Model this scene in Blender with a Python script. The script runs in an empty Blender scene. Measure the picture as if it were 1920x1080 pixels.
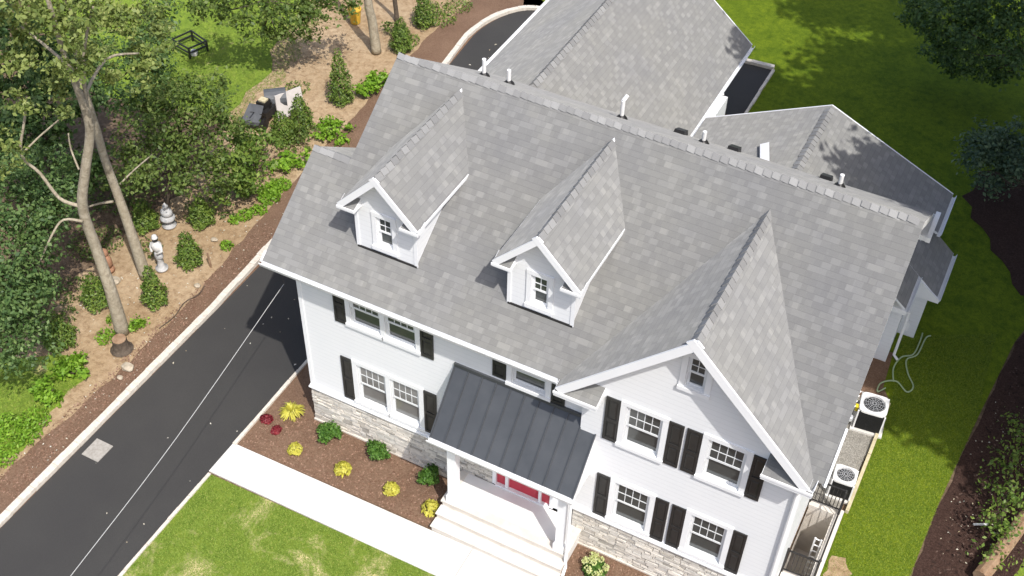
import bpy, bmesh, math, random
import numpy as np
from mathutils import Vector, Matrix
random.seed(7); RNG = np.random.default_rng(7)
SC = bpy.context.scene
COL = SC.collection

# ------------------------------------------------------------------ camera
CAM_POS = Vector((14.012, -16.503, 25.683))
PITCH, YAW, ROLL, FPX = math.radians(-44.236), math.radians(26.094), math.radians(1.816), 2221.99
fw = Vector((-math.sin(YAW)*math.cos(PITCH), math.cos(YAW)*math.cos(PITCH), math.sin(PITCH)))
rt = Vector((math.cos(YAW), math.sin(YAW), 0.0)); up = rt.cross(fw)
r2 = rt*math.cos(ROLL) + up*math.sin(ROLL); u2 = -rt*math.sin(ROLL) + up*math.cos(ROLL)
cd = bpy.data.cameras.new("camera"); cam = bpy.data.objects.new("camera", cd); COL.objects.link(cam)
M3 = Matrix((r2, u2, -fw)).transposed()
cam.matrix_world = Matrix.Translation(CAM_POS) @ M3.to_4x4()
cd.sensor_width = 36.0; cd.lens = FPX/1920*36.0; cd.clip_end = 800; cd.clip_start = .1
SC.camera = cam

# ------------------------------------------------------------------ light
SUN = Vector((.44, -.335, .83)).normalized()
W = bpy.data.worlds.new("World"); SC.world = W; W.use_nodes = True
nt = W.node_tree; bg = nt.nodes['Background']
sky = nt.nodes.new('ShaderNodeTexSky'); sky.sky_type = 'NISHITA'; sky.sun_disc = False
sky.sun_elevation = math.asin(SUN.z); sky.sun_rotation = math.atan2(SUN.x, SUN.y)
sky.air_density = .9; sky.dust_density = 3.0; sky.ozone_density = 1.0
nt.links.new(sky.outputs[0], bg.inputs[0]); bg.inputs[1].default_value = .128
sd = bpy.data.lights.new("sun", 'SUN'); sd.energy = 2.85; sd.angle = math.radians(.55); sd.color = (1, .965, .915)
so = bpy.data.objects.new("sun", sd); COL.objects.link(so)
so.rotation_euler = SUN.to_track_quat('Z', 'Y').to_euler(); so.location = (20, -15, 40)
SC.view_settings.view_transform = 'Standard'; SC.view_settings.look = 'None'
SC.view_settings.gamma = 1; SC.view_settings.use_curve_mapping = False
SC.view_settings.exposure = .68
SC.render.engine = 'CYCLES'
try:
    SC.cycles.use_denoising = True; SC.cycles.max_bounces = 6; SC.cycles.transparent_max_bounces = 4
except Exception: pass

# ------------------------------------------------------------------ materials
class NT:
    def __init__(s, name):
        s.m = bpy.data.materials.new(name); s.m.use_nodes = True
        s.t = s.m.node_tree; s.b = s.t.nodes['Principled BSDF']; s.out = s.t.nodes['Material Output']
    def n(s, typ, **kw):
        nd = s.t.nodes.new(typ)
        for k, v in kw.items(): setattr(nd, k, v)
        return nd
    def l(s, a, b): s.t.links.new(a, b)
    def coord(s, kind='Object'):
        return s.n('ShaderNodeTexCoord').outputs[kind]
    def noise(s, vec, scale, detail=4, rough=.6, dist=0):
        nd = s.n('ShaderNodeTexNoise'); nd.inputs['Scale'].default_value = scale; nd.inputs['Detail'].default_value = detail
        nd.inputs['Roughness'].default_value = rough; nd.inputs['Distortion'].default_value = dist
        s.l(vec, nd.inputs['Vector']); return nd.outputs['Fac']
    def ramp(s, fac, stops, interp='LINEAR'):
        nd = s.n('ShaderNodeValToRGB'); cr = nd.color_ramp; cr.interpolation = interp
        while len(cr.elements) > 1: cr.elements.remove(cr.elements[-1])
        cr.elements[0].position = stops[0][0]; cr.elements[0].color = (*stops[0][1], 1)
        for p, c in stops[1:]:
            e = cr.elements.new(p); e.color = (*c, 1)
        s.l(fac, nd.inputs[0]); return nd.outputs[0]
    def math(s, op, a, b=None):
        nd = s.n('ShaderNodeMath', operation=op)
        for i, x in enumerate((a, b)):
            if x is None: continue
            if isinstance(x, (int, float)): nd.inputs[i].default_value = x
            else: s.l(x, nd.inputs[i])
        return nd.outputs[0]
    def mix(s, fac, a, b, blend='MIX'):
        nd = s.n('ShaderNodeMix', data_type='RGBA', blend_type=blend)
        for k, x in ((0, fac), (6, a), (7, b)):
            if isinstance(x, (int, float)): nd.inputs[k].default_value = x
            elif isinstance(x, tuple): nd.inputs[k].default_value = (*x, 1)
            else: s.l(x, nd.inputs[k])
        return nd.outputs[2]
    def bump(s, h, strength=.5, dist=.02):
        nd = s.n('ShaderNodeBump'); nd.inputs['Strength'].default_value = strength; nd.inputs['Distance'].default_value = dist
        s.l(h, nd.inputs['Height']); s.l(nd.outputs[0], s.b.inputs['Normal'])
    def set(s, color=None, rough=.8, spec=.3, metal=0):
        if color is not None:
            if isinstance(color, tuple): s.b.inputs['Base Color'].default_value = (*color, 1)
            else: s.l(color, s.b.inputs['Base Color'])
        s.b.inputs['Roughness'].default_value = rough; s.b.inputs['Metallic'].default_value = metal
        s.b.inputs['Specular IOR Level'].default_value = spec
        return s.m

def speckle(name, stops, scale, rough=.85, detail=6, bump=0, bscale=None, bd=.02, spec=.25, metal=0, dist=0, big=None):
    k = NT(name); v = k.coord()
    f = k.noise(v, scale, detail, .65, dist)
    c = k.ramp(f, stops)
    if big:   # (scale, dark colour factor)
        g = k.noise(v, big[0], 3)
        c = k.mix(k.ramp(g, [(.35, (0, 0, 0)), (.65, (1, 1, 1))]), c, big[1], 'MULTIPLY')
    if bump: k.bump(k.noise(v, bscale or scale*2, 5), bump, bd)
    return k.set(c, rough, spec, metal)

def plain(name, col, rough=.6, spec=.3, metal=0, var=.06, vs=3.0):
    lo = tuple(max(0, c*(1-var)) for c in col); hi = tuple(min(1, c*(1+var)) for c in col)
    return speckle(name, [(.3, lo), (.7, hi)], vs, rough, 5, 0, None, .02, spec, metal)

def shingle_mat():
    k = NT('asphalt_shingles'); uv = k.coord('UV')
    sep = k.n('ShaderNodeSeparateXYZ'); k.l(uv, sep.inputs[0])
    RH = .148
    vr = k.math('DIVIDE', sep.outputs[1], RH); row = k.math('FLOOR', vr); fr = k.math('FRACT', vr)
    def tabs(w, seed):
        wn = k.n('ShaderNodeTexWhiteNoise', noise_dimensions='1D'); k.l(k.math('ADD', row, seed), wn.inputs['W'])
        cu = k.math('ADD', k.math('DIVIDE', sep.outputs[0], w), k.math('MULTIPLY', wn.outputs[0], 37.0))
        cell = k.math('FLOOR', cu)
        cmb = k.n('ShaderNodeCombineXYZ'); k.l(cell, cmb.inputs[0]); k.l(row, cmb.inputs[1]); cmb.inputs[2].default_value = seed
        w2 = k.n('ShaderNodeTexWhiteNoise', noise_dimensions='3D'); k.l(cmb.outputs[0], w2.inputs['Vector'])
        return w2.outputs[0], k.math('FRACT', cu)
    a, fa = tabs(.20, 3.0); b, fb = tabs(.15, 11.0)
    c1 = k.ramp(a, [(0, (.205, .2085, .2045)), (.36, (.214, .2175, .213)), (.72, (.248, .2515, .246))], 'CONSTANT')
    c2 = k.ramp(b, [(0, (.93, .93, .94)), (.3, (1, 1, 1)), (.85, (1.12, 1.115, 1.10))], 'CONSTANT')
    c = k.mix(1.0, c1, c2, 'MULTIPLY')
    v = k.coord(); g = k.noise(v, 160, 2); c = k.mix(.28, c, k.ramp(g, [(.25, (.09, .088, .083)), (.75, (.42, .41, .39))]))
    big = k.noise(v, .45, 3); c = k.mix(1.0, c, k.ramp(big, [(.3, (.93, .93, .95)), (.7, (1.04, 1.03, 1.0))]), 'MULTIPLY')
    edge = k.ramp(fr, [(0, (.80, .80, .81)), (.06, (.85, .85, .86)), (.10, (1, 1, 1))])
    c = k.mix(1.0, c, edge, 'MULTIPLY')
    raised = k.math('GREATER_THAN', a, .68)
    h = k.math('ADD', k.math('MULTIPLY', k.math('SUBTRACT', 1.0, fr), 1.0), k.math('MULTIPLY', raised, .6))
    k.bump(k.math('ADD', h, k.math('MULTIPLY', g, .25)), .22, .008)
    k.b.inputs['Diffuse Roughness'].default_value = 1.0
    return k.set(c, .95, .12)

def siding_mat():
    k = NT('white_lap_siding'); v = k.coord(); sep = k.n('ShaderNodeSeparateXYZ'); k.l(v, sep.inputs[0])
    fr = k.math('FRACT', k.math('DIVIDE', sep.outputs[2], .145))
    c = k.ramp(fr, [(0, (.71, .72, .725)), (.03, (.63, .64, .645)), (.07, (.76, .77, .775)), (1, (.765, .775, .78))])
    n = k.noise(v, 1.3, 4); c = k.mix(1.0, c, k.ramp(n, [(.3, (.965, .97, .975)), (.7, (1, 1, 1))]), 'MULTIPLY')
    k.bump(k.math('SUBTRACT', 1.0, fr), .35, .012)
    return k.set(c, .55, .3)

def island_mat(name, stops, rough=.8, noise=None, bump=0, spec=.25):
    k = NT(name); g = k.n('ShaderNodeNewGeometry')
    c = k.ramp(g.outputs['Random Per Island'], stops)
    if noise:
        f = k.noise(k.coord(), noise[0], 5); c = k.mix(1.0, c, k.ramp(f, [(.3, noise[1]), (.7, (1.05, 1.05, 1.05))]), 'MULTIPLY')
        if bump: k.bump(f, bump, .02)
    return k.set(c, rough, spec)

def leaf_mat(name, c1, c2, c3, trans=.35, rough=.5):
    k = NT(name); g = k.n('ShaderNodeNewGeometry')
    c = k.ramp(g.outputs['Random Per Island'], [(0, c1), (.5, c2), (1, c3)])
    f = k.noise(k.coord(), 1.2, 3); c = k.mix(1.0, c, k.ramp(f, [(.3, (.78, .82, .8)), (.7, (1.1, 1.08, 1.0))]), 'MULTIPLY')
    k.set(c, rough, .3)
    tr = k.n('ShaderNodeBsdfTranslucent'); k.l(k.mix(1.0, c, (1.25, 1.15, .55), 'MULTIPLY'), tr.inputs[0])
    mx = k.n('ShaderNodeMixShader'); mx.inputs[0].default_value = trans
    k.l(k.b.outputs[0], mx.inputs[1]); k.l(tr.outputs[0], mx.inputs[2]); k.l(mx.outputs[0], k.out.inputs[0])
    return k.m

def grass_mat(name, g1, g2, dry, dry_amt, scale=1.0):
    k = NT(name); v = k.coord()
    a = k.noise(v, 26*scale, 6, .7); b = k.noise(v, 1.1*scale, 5, .6); d = k.noise(v, .62*scale, 6, .68, .6)
    c = k.ramp(a, [(.3, g1), (.7, g2)])
    m_ = k.noise(v, 4.2*scale, 5, .7, .4); c = k.mix(1.0, c, k.ramp(m_, [(.32, (.62, .70, .6)), (.52, (1, 1, 1)), (.72, (1.3, 1.22, 1.1))]), 'MULTIPLY')
    c = k.mix(1.0, c, k.ramp(b, [(.3, (.72, .78, .7)), (.7, (1.12, 1.08, 1.0))]), 'MULTIPLY')
    msk = k.ramp(d, [(max(0, .74-dry_amt), (0, 0, 0)), (min(1, .86-dry_amt), (1, 1, 1))])
    c = k.mix(msk, c, dry)
    k.bump(k.noise(v, 60, 4), .8, .03)
    return k.set(c, .9, .15)

M = {}
M['shingle'] = shingle_mat()
M['siding'] = siding_mat()
M['trim'] = plain('white_trim_paint', (.80, .81, .815), .45, .35, 0, .025, 2)
M['soffit'] = plain('white_soffit', (.76, .77, .77), .6, .3, 0, .03, 2)
M['sash'] = plain('white_vinyl_sash', (.70, .715, .72), .4, .4, 0, .03, 4)
M['cap'] = island_mat('shingle_ridge_caps', [(0, (.225, .224, .22)), (.5, (.265, .264, .258)), (1, (.32, .318, .31))], .9, (90, (.8, .8, .8)))
M['stone'] = island_mat('ledge_stone', [(0, (.36, .335, .295)), (.25, (.60, .56, .50)), (.5, (.70, .66, .59)), (.75, (.52, .50, .46)), (.9, (.74, .69, .60)), (1, (.44, .42, .385))], .9, (9, (.78, .77, .75)), .6)
M['mortar'] = plain('stone_mortar', (.40, .375, .335), .95, .1)
M['glass'] = NT('window_glass').set((.058, .064, .062), .07, .6)
M['glass_reflect'] = plain('glass_with_painted_reflection', (.17, .17, .162), .12, .6, 0, .12, 3)  # pane colour lightened to hold the reflection of the bright path and ground
M['shutter'] = plain('black_shutter_paint', (.024, .024, .0235), .45, .4, 0, .2, 6)
M['metalroof'] = speckle('dark_standing_seam_metal', [(.3, (.064, .069, .075)), (.7, (.084, .089, .095))], 1.4, .42, 4, 0, None, .02, .45, .25)
M['red'] = plain('red_door_paint', (.50, .035, .06), .4, .4)
M['concrete'] = speckle('pale_concrete', [(.3, (.60, .585, .55)), (.7, (.70, .685, .65))], 3, .9, 6, .25, 40, .01, .2, 0, 0, (.7, (.93, .92, .9)))
M['limestone'] = speckle('cream_limestone', [(.3, (.56, .515, .455)), (.7, (.66, .62, .56))], 4, .8, 6, .15, 30, .01)
M['porchfloor'] = plain('white_porch_paving', (.72, .71, .69), .6, .3, 0, .05, 2)
M['kerb'] = speckle('pale_kerb_stone', [(.3, (.50, .45, .38)), (.7, (.68, .63, .55))], 9, .9, 6, .5, 22, .02)
M['asphalt'] = speckle('fresh_black_asphalt', [(.3, (.040, .0385, .036)), (.55, (.049, .047, .044)), (.75, (.058, .0555, .052))], 55, .85, 8, .5, 130, .008, .3, 0, 0, (.35, (.86, .86, .88)))
M['mulch'] = speckle('brown_bark_mulch', [(.25, (.15, .092, .058)), (.5, (.225, .142, .094)), (.72, (.295, .20, .138))], 24, .95, 8, 1.0, 38, .05, .1, 0, .4, (.8, (.82, .8, .8)))
M['darkmulch'] = speckle('dark_mulch_with_shade', [(.25, (.026, .014, .011)), (.5, (.058, .033, .026)), (.75, (.10, .062, .048))], 22, .95, 8, 1.0, 36, .05, .1, 0, .4)  # dark brown mulch, colour lowered further to carry the tree shade over it
M['dirt'] = speckle('tan_bare_earth', [(.25, (.22, .145, .085)), (.5, (.40, .295, .185)), (.75, (.51, .395, .265))], 5, .95, 9, .8, 22, .04, .1, 0, .5, (.35, (.80, .76, .70)))
M['litter'] = speckle('leaf_litter_earth', [(.25, (.07, .045, .028)), (.5, (.15, .105, .068)), (.75, (.27, .19, .13))], 7, .95, 9, .9, 25, .04, .1, 0, .5)
M['lawn'] = grass_mat('front_lawn_turf', (.10, .16, .018), (.175, .235, .034), (.56, .47, .24), .215)
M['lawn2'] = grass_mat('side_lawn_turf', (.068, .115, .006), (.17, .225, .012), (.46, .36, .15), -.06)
M['lawn3'] = grass_mat('rough_lawn_turf', (.135, .215, .024), (.235, .315, .05), (.46, .35, .19), .16)
M['gravel'] = speckle('grey_gravel', [(.2, (.09, .085, .075)), (.5, (.26, .245, .215)), (.8, (.42, .40, .36))], 30, .9, 3, 1.0, 38, .03)
M['blade'] = island_mat('grass_blades', [(0, (.105, .175, .018)), (.5, (.15, .22, .028)), (.9, (.19, .26, .04)), (1, (.30, .29, .08))], .7)
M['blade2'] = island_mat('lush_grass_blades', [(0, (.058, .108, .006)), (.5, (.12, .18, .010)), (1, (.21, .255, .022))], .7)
M['bark'] = speckle('pale_grey_bark', [(.25, (.20, .165, .115)), (.55, (.36, .315, .235)), (.8, (.47, .42, .33))], 7, .95, 8, .8, 20, .03, .1, 0, .6)
M['bark2'] = speckle('dark_bark', [(.25, (.05, .04, .03)), (.7, (.14, .11, .085))], 8, .95, 8, .8, 22, .03, .1)
M['wood'] = speckle('weathered_wood', [(.3, (.20, .12, .07)), (.7, (.37, .255, .165))], 6, .9, 8, .6, 22, .02, .15)
M['timber'] = speckle('pale_landscape_timber', [(.3, (.42, .36, .22)), (.7, (.58, .52, .36))], 8, .9, 7, .4, 26, .01, .15)
M['black'] = plain('black_painted_metal', (.018, .017, .017), .4, .45, 0, .2)
M['blackplastic'] = plain('black_plastic', (.03, .03, .032), .5, .4, 0, .15)
M['grille'] = plain('black_condenser_louvre', (.014, .014, .014), .6, .3, 0, .2)
M['acpaint'] = plain('off_white_enamel', (.74, .735, .72), .4, .4, 0, .04)
M['acfan'] = plain('grey_fan_guard', (.60, .61, .63), .35, .5, .3, .12, 8)
M['cable'] = plain('grey_cable_sheath', (.52, .52, .50), .5, .3)
M['pipe'] = plain('white_pvc', (.82, .82, .81), .4, .4, 0, .03)
M['yellow'] = plain('yellow_plastic', (.72, .56, .03), .5, .4)
M['mustard'] = plain('mustard_plastic', (.55, .34, .04), .55, .3)
M['hose'] = plain('pale_green_hose', (.33, .42, .24), .5, .4)
M['stonefig'] = speckle('weathered_cast_stone', [(.3, (.30, .30, .30)), (.7, (.55, .55, .55))], 9, .9, 6, .4, 25, .01)
M['whitefig'] = plain('chalky_white_paint', (.58, .57, .55), .7, .2, 0, .06)
M['terracotta'] = plain('faded_terracotta', (.33, .18, .11), .85, .1, 0, .2, 8)
M['redleaf'] = leaf_mat('burgundy_leaves', (.13, .012, .018), (.21, .022, .032), (.30, .05, .06), .2)
M['tarp'] = plain('dark_grey_cover', (.085, .09, .10), .55, .4, 0, .2)
M['fieldstone'] = speckle('buff_field_stone', [(.3, (.30, .25, .18)), (.7, (.46, .40, .31))], 9, .9, 6, .5, 22, .02)
M['drain'] = speckle('worn_drain_concrete', [(.3, (.26, .24, .21)), (.7, (.40, .375, .335))], 12, .9, 6, .3, 30, .01)
M['slab'] = speckle('pale_fibre_panel', [(.3, (.46, .43, .41)), (.7, (.58, .54, .51))], 4, .85, 6, .1)
M['leaf_tall'] = leaf_mat('maple_leaves', (.11, .16, .04), (.20, .255, .07), (.33, .38, .13), .35)
M['leaf_mid'] = leaf_mat('understory_leaves', (.065, .115, .026), (.125, .185, .042), (.21, .27, .075), .35)
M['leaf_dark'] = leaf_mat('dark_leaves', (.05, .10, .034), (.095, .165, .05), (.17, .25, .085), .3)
M['leaf_con'] = leaf_mat('arborvitae_leaves', (.07, .13, .022), (.13, .205, .034), (.21, .28, .055), .25)
M['leaf_lime'] = leaf_mat('lime_leaves', (.13, .26, .02), (.20, .37, .032), (.30, .47, .06), .35)
M['leaf_box'] = leaf_mat('boxwood_leaves', (.045, .115, .018), (.085, .19, .03), (.14, .26, .05), .25)
M['leaf_gold'] = leaf_mat('golden_leaves', (.44, .40, .05), (.60, .56, .09), (.70, .67, .17), .3)
M['leaf_pale'] = leaf_mat('pale_flower_heads', (.50, .55, .22), (.62, .66, .32), (.74, .76, .46), .3)
M['leaf_blue'] = leaf_mat('blue_green_leaves', (.06, .11, .07), (.11, .17, .105), (.19, .26, .15), .25)
M['deadleaf'] = island_mat('dry_leaf_flecks', [(0, (.30, .24, .15)), (.5, (.50, .46, .36)), (1, (.62, .60, .52))], .8)

# ------------------------------------------------------------------ mesh tools
ORIG = {}
class MB:
    def __init__(s): s.v = []; s.f = []; s.mi = []; s.uv = []
    def face(s, pts, mi=0, uv=None):
        b = len(s.v); s.v += [tuple(p) for p in pts]; s.f.append(tuple(range(b, b+len(pts)))); s.mi.append(mi)
        s.uv.append(uv or [(0, 0)]*len(pts))
    def hull8(s, c, mi=0):       # c: 8 corners, bottom 4 ccw then top 4
        b = len(s.v); s.v += [tuple(p) for p in c]
        for q in ((3, 2, 1, 0), (4, 5, 6, 7), (0, 1, 5, 4), (1, 2, 6, 5), (2, 3, 7, 6), (3, 0, 4, 7)):
            s.f.append(tuple(b+i for i in q)); s.mi.append(mi); s.uv.append([(0, 0)]*4)
    def box(s, x0, x1, y0, y1, z0, z1, mi=0):
        s.hull8([(x0, y0, z0), (x1, y0, z0), (x1, y1, z0), (x0, y1, z0), (x0, y0, z1), (x1, y0, z1), (x1, y1, z1), (x0, y1, z1)], mi)
    def bar(s, p, q, w, h, upv=(0, 0, 1), mi=0):
        p, q = Vector(p), Vector(q); d = (q-p).normalized(); sd = d.cross(Vector(upv)).normalized(); u = sd.cross(d)
        a, b = sd*w/2, u*h/2
        s.hull8([p-a-b, p+a-b, q+a-b, q-a-b, p-a+b, p+a+b, q+a+b, q-a+b], mi)
    def prism(s, poly, ext, mi=0, mi_side=None):   # poly 3d points, extruded by vector ext
        e = Vector(ext); A = [Vector(p) for p in poly]; B = [p+e for p in A]; n = len(A)
        ms = mi if mi_side is None else mi_side
        s.face(A, mi); s.face(B[::-1], mi)
        for i in range(n): s.face([A[i], B[i], B[(i+1) % n], A[(i+1) % n]][::-1], ms)
    def tube(s, pts, rad, n=8, mi=0, cap=True):
        P = [Vector(p) for p in pts]; R = rad if isinstance(rad, (list, tuple)) else [rad]*len(P)
        b0 = len(s.v); ref = None
        for i, p in enumerate(P):
            d = (P[min(i+1, len(P)-1)] - P[max(i-1, 0)]).normalized()
            if ref is None: ref = d.orthogonal().normalized()
            ref = (ref - d*ref.dot(d)).normalized(); bi = d.cross(ref)
            for j in range(n):
                a = 2*math.pi*j/n; s.v.append(tuple(p + (ref*math.cos(a) + bi*math.sin(a))*R[i]))
        for i in range(len(P)-1):
            for j in range(n):
                k = b0+i*n; s.f.append((k+j, k+(j+1) % n, k+n+(j+1) % n, k+n+j)); s.mi.append(mi); s.uv.append([(0, 0)]*4)
        if cap:
            e = b0+(len(P)-1)*n
            s.f.append(tuple(range(b0, b0+n))[::-1]); s.mi.append(mi); s.uv.append([(0, 0)]*n)
            s.f.append(tuple(range(e, e+n))); s.mi.append(mi); s.uv.append([(0, 0)]*n)
    def lathe(s, prof, c, n=16, mi=0, sx=1, sy=1):
        b0 = len(s.v)
        for r, z in prof:
            for j in range(n):
                a = 2*math.pi*j/n; s.v.append((c[0]+r*math.cos(a)*sx, c[1]+r*math.sin(a)*sy, c[2]+z))
        for i in range(len(prof)-1):
            for j in range(n):
                k = b0+i*n; s.f.append((k+j, k+(j+1) % n, k+n+(j+1) % n, k+n+j)); s.mi.append(mi); s.uv.append([(0, 0)]*4)
        e = b0+(len(prof)-1)*n
        s.f.append(tuple(range(b0, b0+n))[::-1]); s.mi.append(mi); s.uv.append([(0, 0)]*n)
        s.f.append(tuple(range(e, e+n))); s.mi.append(mi); s.uv.append([(0, 0)]*n)
    def roof(s, poly, thick=.07, mi=0, mi_side=1, eave=(1, 0, 0)):
        A = [Vector(p) for p in poly]; nrm = Vector((0, 0, 0))
        for i in range(len(A)):
            a, b = A[i], A[(i+1) % len(A)]; nrm += a.cross(b)
        nrm.normalize()
        if nrm.z < 0: A.reverse(); nrm = -nrm
        e = Vector(eave); e = (e - nrm*e.dot(nrm)).normalized(); w = nrm.cross(e)
        o = A[0]*0
        s.face(A, mi, [((p-o).dot(e), (p-o).dot(w)) for p in A])
        B = [p - nrm*thick for p in A]; s.face(B[::-1], mi_side)
        n = len(A)
        for i in range(n): s.face([A[i], B[i], B[(i+1) % n], A[(i+1) % n]], mi_side)
    def build(s, name, mats, parent=None, origin=None, smooth=False):
        o0 = Vector(origin) if origin is not None else (ORIG.get(parent.name, Vector((0, 0, 0))) if parent else Vector((0, 0, 0)))
        me = bpy.data.meshes.new(name)
        me.from_pydata([tuple(Vector(v)-o0) for v in s.v], [], s.f)
        if not isinstance(mats, (list, tuple)): mats = [mats]
        for m in mats: me.materials.append(m)
        me.polygons.foreach_set('material_index', s.mi)
        ul = me.uv_layers.new(name='UVMap'); flat = [c for fu in s.uv for uvp in fu for c in uvp]
        ul.data.foreach_set('uv', flat)
        if smooth: me.polygons.foreach_set('use_smooth', [True]*len(me.polygons))
        me.validate(); me.update()
        ob = bpy.data.objects.new(name, me); COL.objects.link(ob)
        if parent: ob.parent = parent; ORIG[ob.name] = o0
        else: ob.location = o0; ORIG[ob.name] = o0
        return ob

def tag(o, label=None, cat=None, group=None, kind=None):
    if label: o['label'] = label
    if cat: o['category'] = cat
    if group: o['group'] = group
    if kind: o['kind'] = kind
    return o
def empty(name, loc, label, cat, group=None):
    o = bpy.data.objects.new(name, None); COL.objects.link(o); o.location = loc; o.empty_display_size = .3
    ORIG[o.name] = Vector(loc); return tag(o, label, cat, group)
def structure(o): o['kind'] = 'structure'; return o

def leaf_obj(name, P, size, mat, parent=None, upb=.6, out=None, outw=.8, aspect=.55, droop=0., origin=None):
    """P (N,3) leaf centres, size (N,) lengths; folded four-vertex leaves"""
    P = np.asarray(P, float); N = len(P); size = np.broadcast_to(np.asarray(size, float), (N,))
    nrm = RNG.normal(size=(N, 3)); nrm[:, 2] += upb*2
    if out is not None: nrm += out*outw*2
    nrm /= np.linalg.norm(nrm, axis=1)[:, None]
    t = RNG.normal(size=(N, 3)); t[:, 2] -= droop
    if out is not None: t += out*.6
    t -= nrm*np.sum(t*nrm, 1)[:, None]; t /= np.linalg.norm(t, axis=1)[:, None]
    b = np.cross(nrm, t); L = size[:, None]
    v = np.empty((N, 4, 3)); fold = nrm*L*.12
    v[:, 0] = P - t*L*.5; v[:, 1] = P + b*L*aspect*.5 + fold; v[:, 2] = P + t*L*.5 - fold*.6; v[:, 3] = P - b*L*aspect*.5 + fold
    o0 = np.array(origin if origin is not None else (ORIG.get(parent.name, Vector((0, 0, 0))) if parent else (0, 0, 0)), float)
    v = (v - o0).reshape(-1, 3)
    me = bpy.data.meshes.new(name); me.vertices.add(N*4); me.vertices.foreach_set('co', v.ravel())
    me.loops.add(N*4); me.loops.foreach_set('vertex_index', np.arange(N*4, dtype=np.int32))
    me.polygons.add(N); me.polygons.foreach_set('loop_start', np.arange(0, N*4, 4, dtype=np.int32))
    me.polygons.foreach_set('loop_total', np.full(N, 4, dtype=np.int32))
    me.materials.append(mat); me.update(calc_edges=True); me.validate()
    ob = bpy.data.objects.new(name, me); COL.objects.link(ob)
    if parent: ob.parent = parent
    else: ob.location = o0
    ORIG[ob.name] = Vector(o0)
    return ob

def sprig_points(clumps, sprigs=30, leaves=14, spread=.22, flat=.55):
    P = []; O = []
    for x, y, z, r in clumps:
        ns = max(4, int(sprigs*(r**2)))
        d = RNG.normal(size=(ns, 3)); d /= np.linalg.norm(d, axis=1)[:, None]; d[:, 2] *= .72
        rr = r*RNG.uniform(.45, 1.08, ns)
        c = np.array((x, y, z)) + d*rr[:, None]
        nl = RNG.integers(int(leaves*.6), int(leaves*1.4)+1, ns)
        for ci, di, k in zip(c, d, nl):
            q = RNG.normal(size=(k, 3))*spread; q[:, 2] *= flat
            P.append(ci+q); O.append(np.repeat(di[None], k, 0))
    return np.concatenate(P), np.concatenate(O)

# ================================================================== GROUND AND PAVING (the setting)
def sheet(name, poly, z, mat):
    b = MB(); b.face([(x, y, z) for x, y in poly]); o = b.build(name, mat)
    return structure(o)
PX0, PX1, PY0, PY1 = 13.05, 13.70, 1.45, 3.62          # opening of the basement well
def ground_sheet(name, x0, x1, y0, y1, z, mat):
    xs = sorted({x0, x1, *[t for t in (PX0, PX1) if x0 < t < x1]}); ys = sorted({y0, y1, *[t for t in (PY0, PY1) if y0 < t < y1]})
    b = MB()
    for i in range(len(xs)-1):
        for j in range(len(ys)-1):
            cx, cy = (xs[i]+xs[i+1])/2, (ys[j]+ys[j+1])/2
            if PX0 < cx < PX1 and PY0 < cy < PY1: continue
            b.face([(xs[i], ys[j], z), (xs[i+1], ys[j], z), (xs[i+1], ys[j+1], z), (xs[i], ys[j+1], z)])
    return structure(b.build(name, mat))
def ragged(poly, amp=.12, step=.5, seed=1):
    rnd = random.Random(seed); out = []
    for i in range(len(poly)):
        a, c = Vector(poly[i]), Vector(poly[(i+1) % len(poly)]); n = max(1, int((c-a).length/step)); pr = Vector((-(c-a).y, (c-a).x)).normalized()
        for k in range(n): out.append(tuple(a.lerp(c, k/n) + pr*rnd.uniform(-amp, amp)))
    return out
ground_sheet('ground', -140, 160, -120, 260, -.040, M['litter'])
sheet('bare_earth', ragged([(-5.6, -9), (-5.6, 4), (-6.0, 8), (-6.0, 14), (-6.3, 19), (-6.0, 26), (-11, 26), (-13, 17), (-11, 11), (-9.6, 6.5), (-9.6, 2), (-9.2, -2), (-10, -9)], .25, .6, 2), -.036, M['dirt'])
sheet('mulch_strip', ragged([(-4.9, -14), (-4.9, 9), (-4.9, 16), (-5.3, 20), (-4.6, 21.8), (-3.8, 22.6), (-5.0, 23.3), (-6.9, 22.8), (-7.1, 18.7), (-7.0, 16.4), (-6.75, 12.4), (-6.5, 8.3), (-6.25, 5), (-5.9, 1.6), (-5.95, -2), (-6.2, -6), (-6.3, -14)], .07, .4, 3), -.028, M['mulch'])
sheet('rear_lawn', ragged([(-11.0, 10.3), (-11.3, 13.2), (-12.2, 16.5), (-14, 20), (-22, 22), (-24, 14), (-18, 9.5), (-14, 9)], .35, .6, 4), -.030, M['lawn3'])
sheet('verge_lawn', ragged([(-6.5, -8), (-6.45, -3.6), (-6.6, -1.9), (-7.4, -1.4), (-9, -2.3), (-12, -4), (-14, -8)], .2, .5, 5), -.030, M['lawn3'])
sheet('back_lawn', [(-4.4, 21.2), (-5.2, 23.0), (-8, 30), (-2, 60), (40, 60), (20, 20), (17.2, 14.2), (16.75, 12.4), (16.35, 8.6), (16.05, 5.2), (15.95, 3.2), (15.6, 0), (15.4, -6), (13.95, -6), (13.93, 1), (13.93, 5), (14.0, 8.3), (13.4, 9.2), (5.7, 9.2), (5.7, 20)], -.028, M['lawn2'])
sheet('front_lawn', [(-1.36, -2.94), (5.88, -2.78), (5.88, -14), (-1.36, -14)], -.020, M['lawn'])
sheet('bare_lawn_patch', ragged([(14.02, 1.65), (14.45, 1.75), (14.6, 2.15), (14.35, 2.55), (14.05, 2.45)], .06, .15, 21), -.012, M['dirt'])
sheet('front_mulch_bed', [(-1.38, -1.80), (4.72, -1.66), (4.72, .02), (.3, .02), (-1.38, 2.6)], -.022, M['mulch'])
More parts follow.
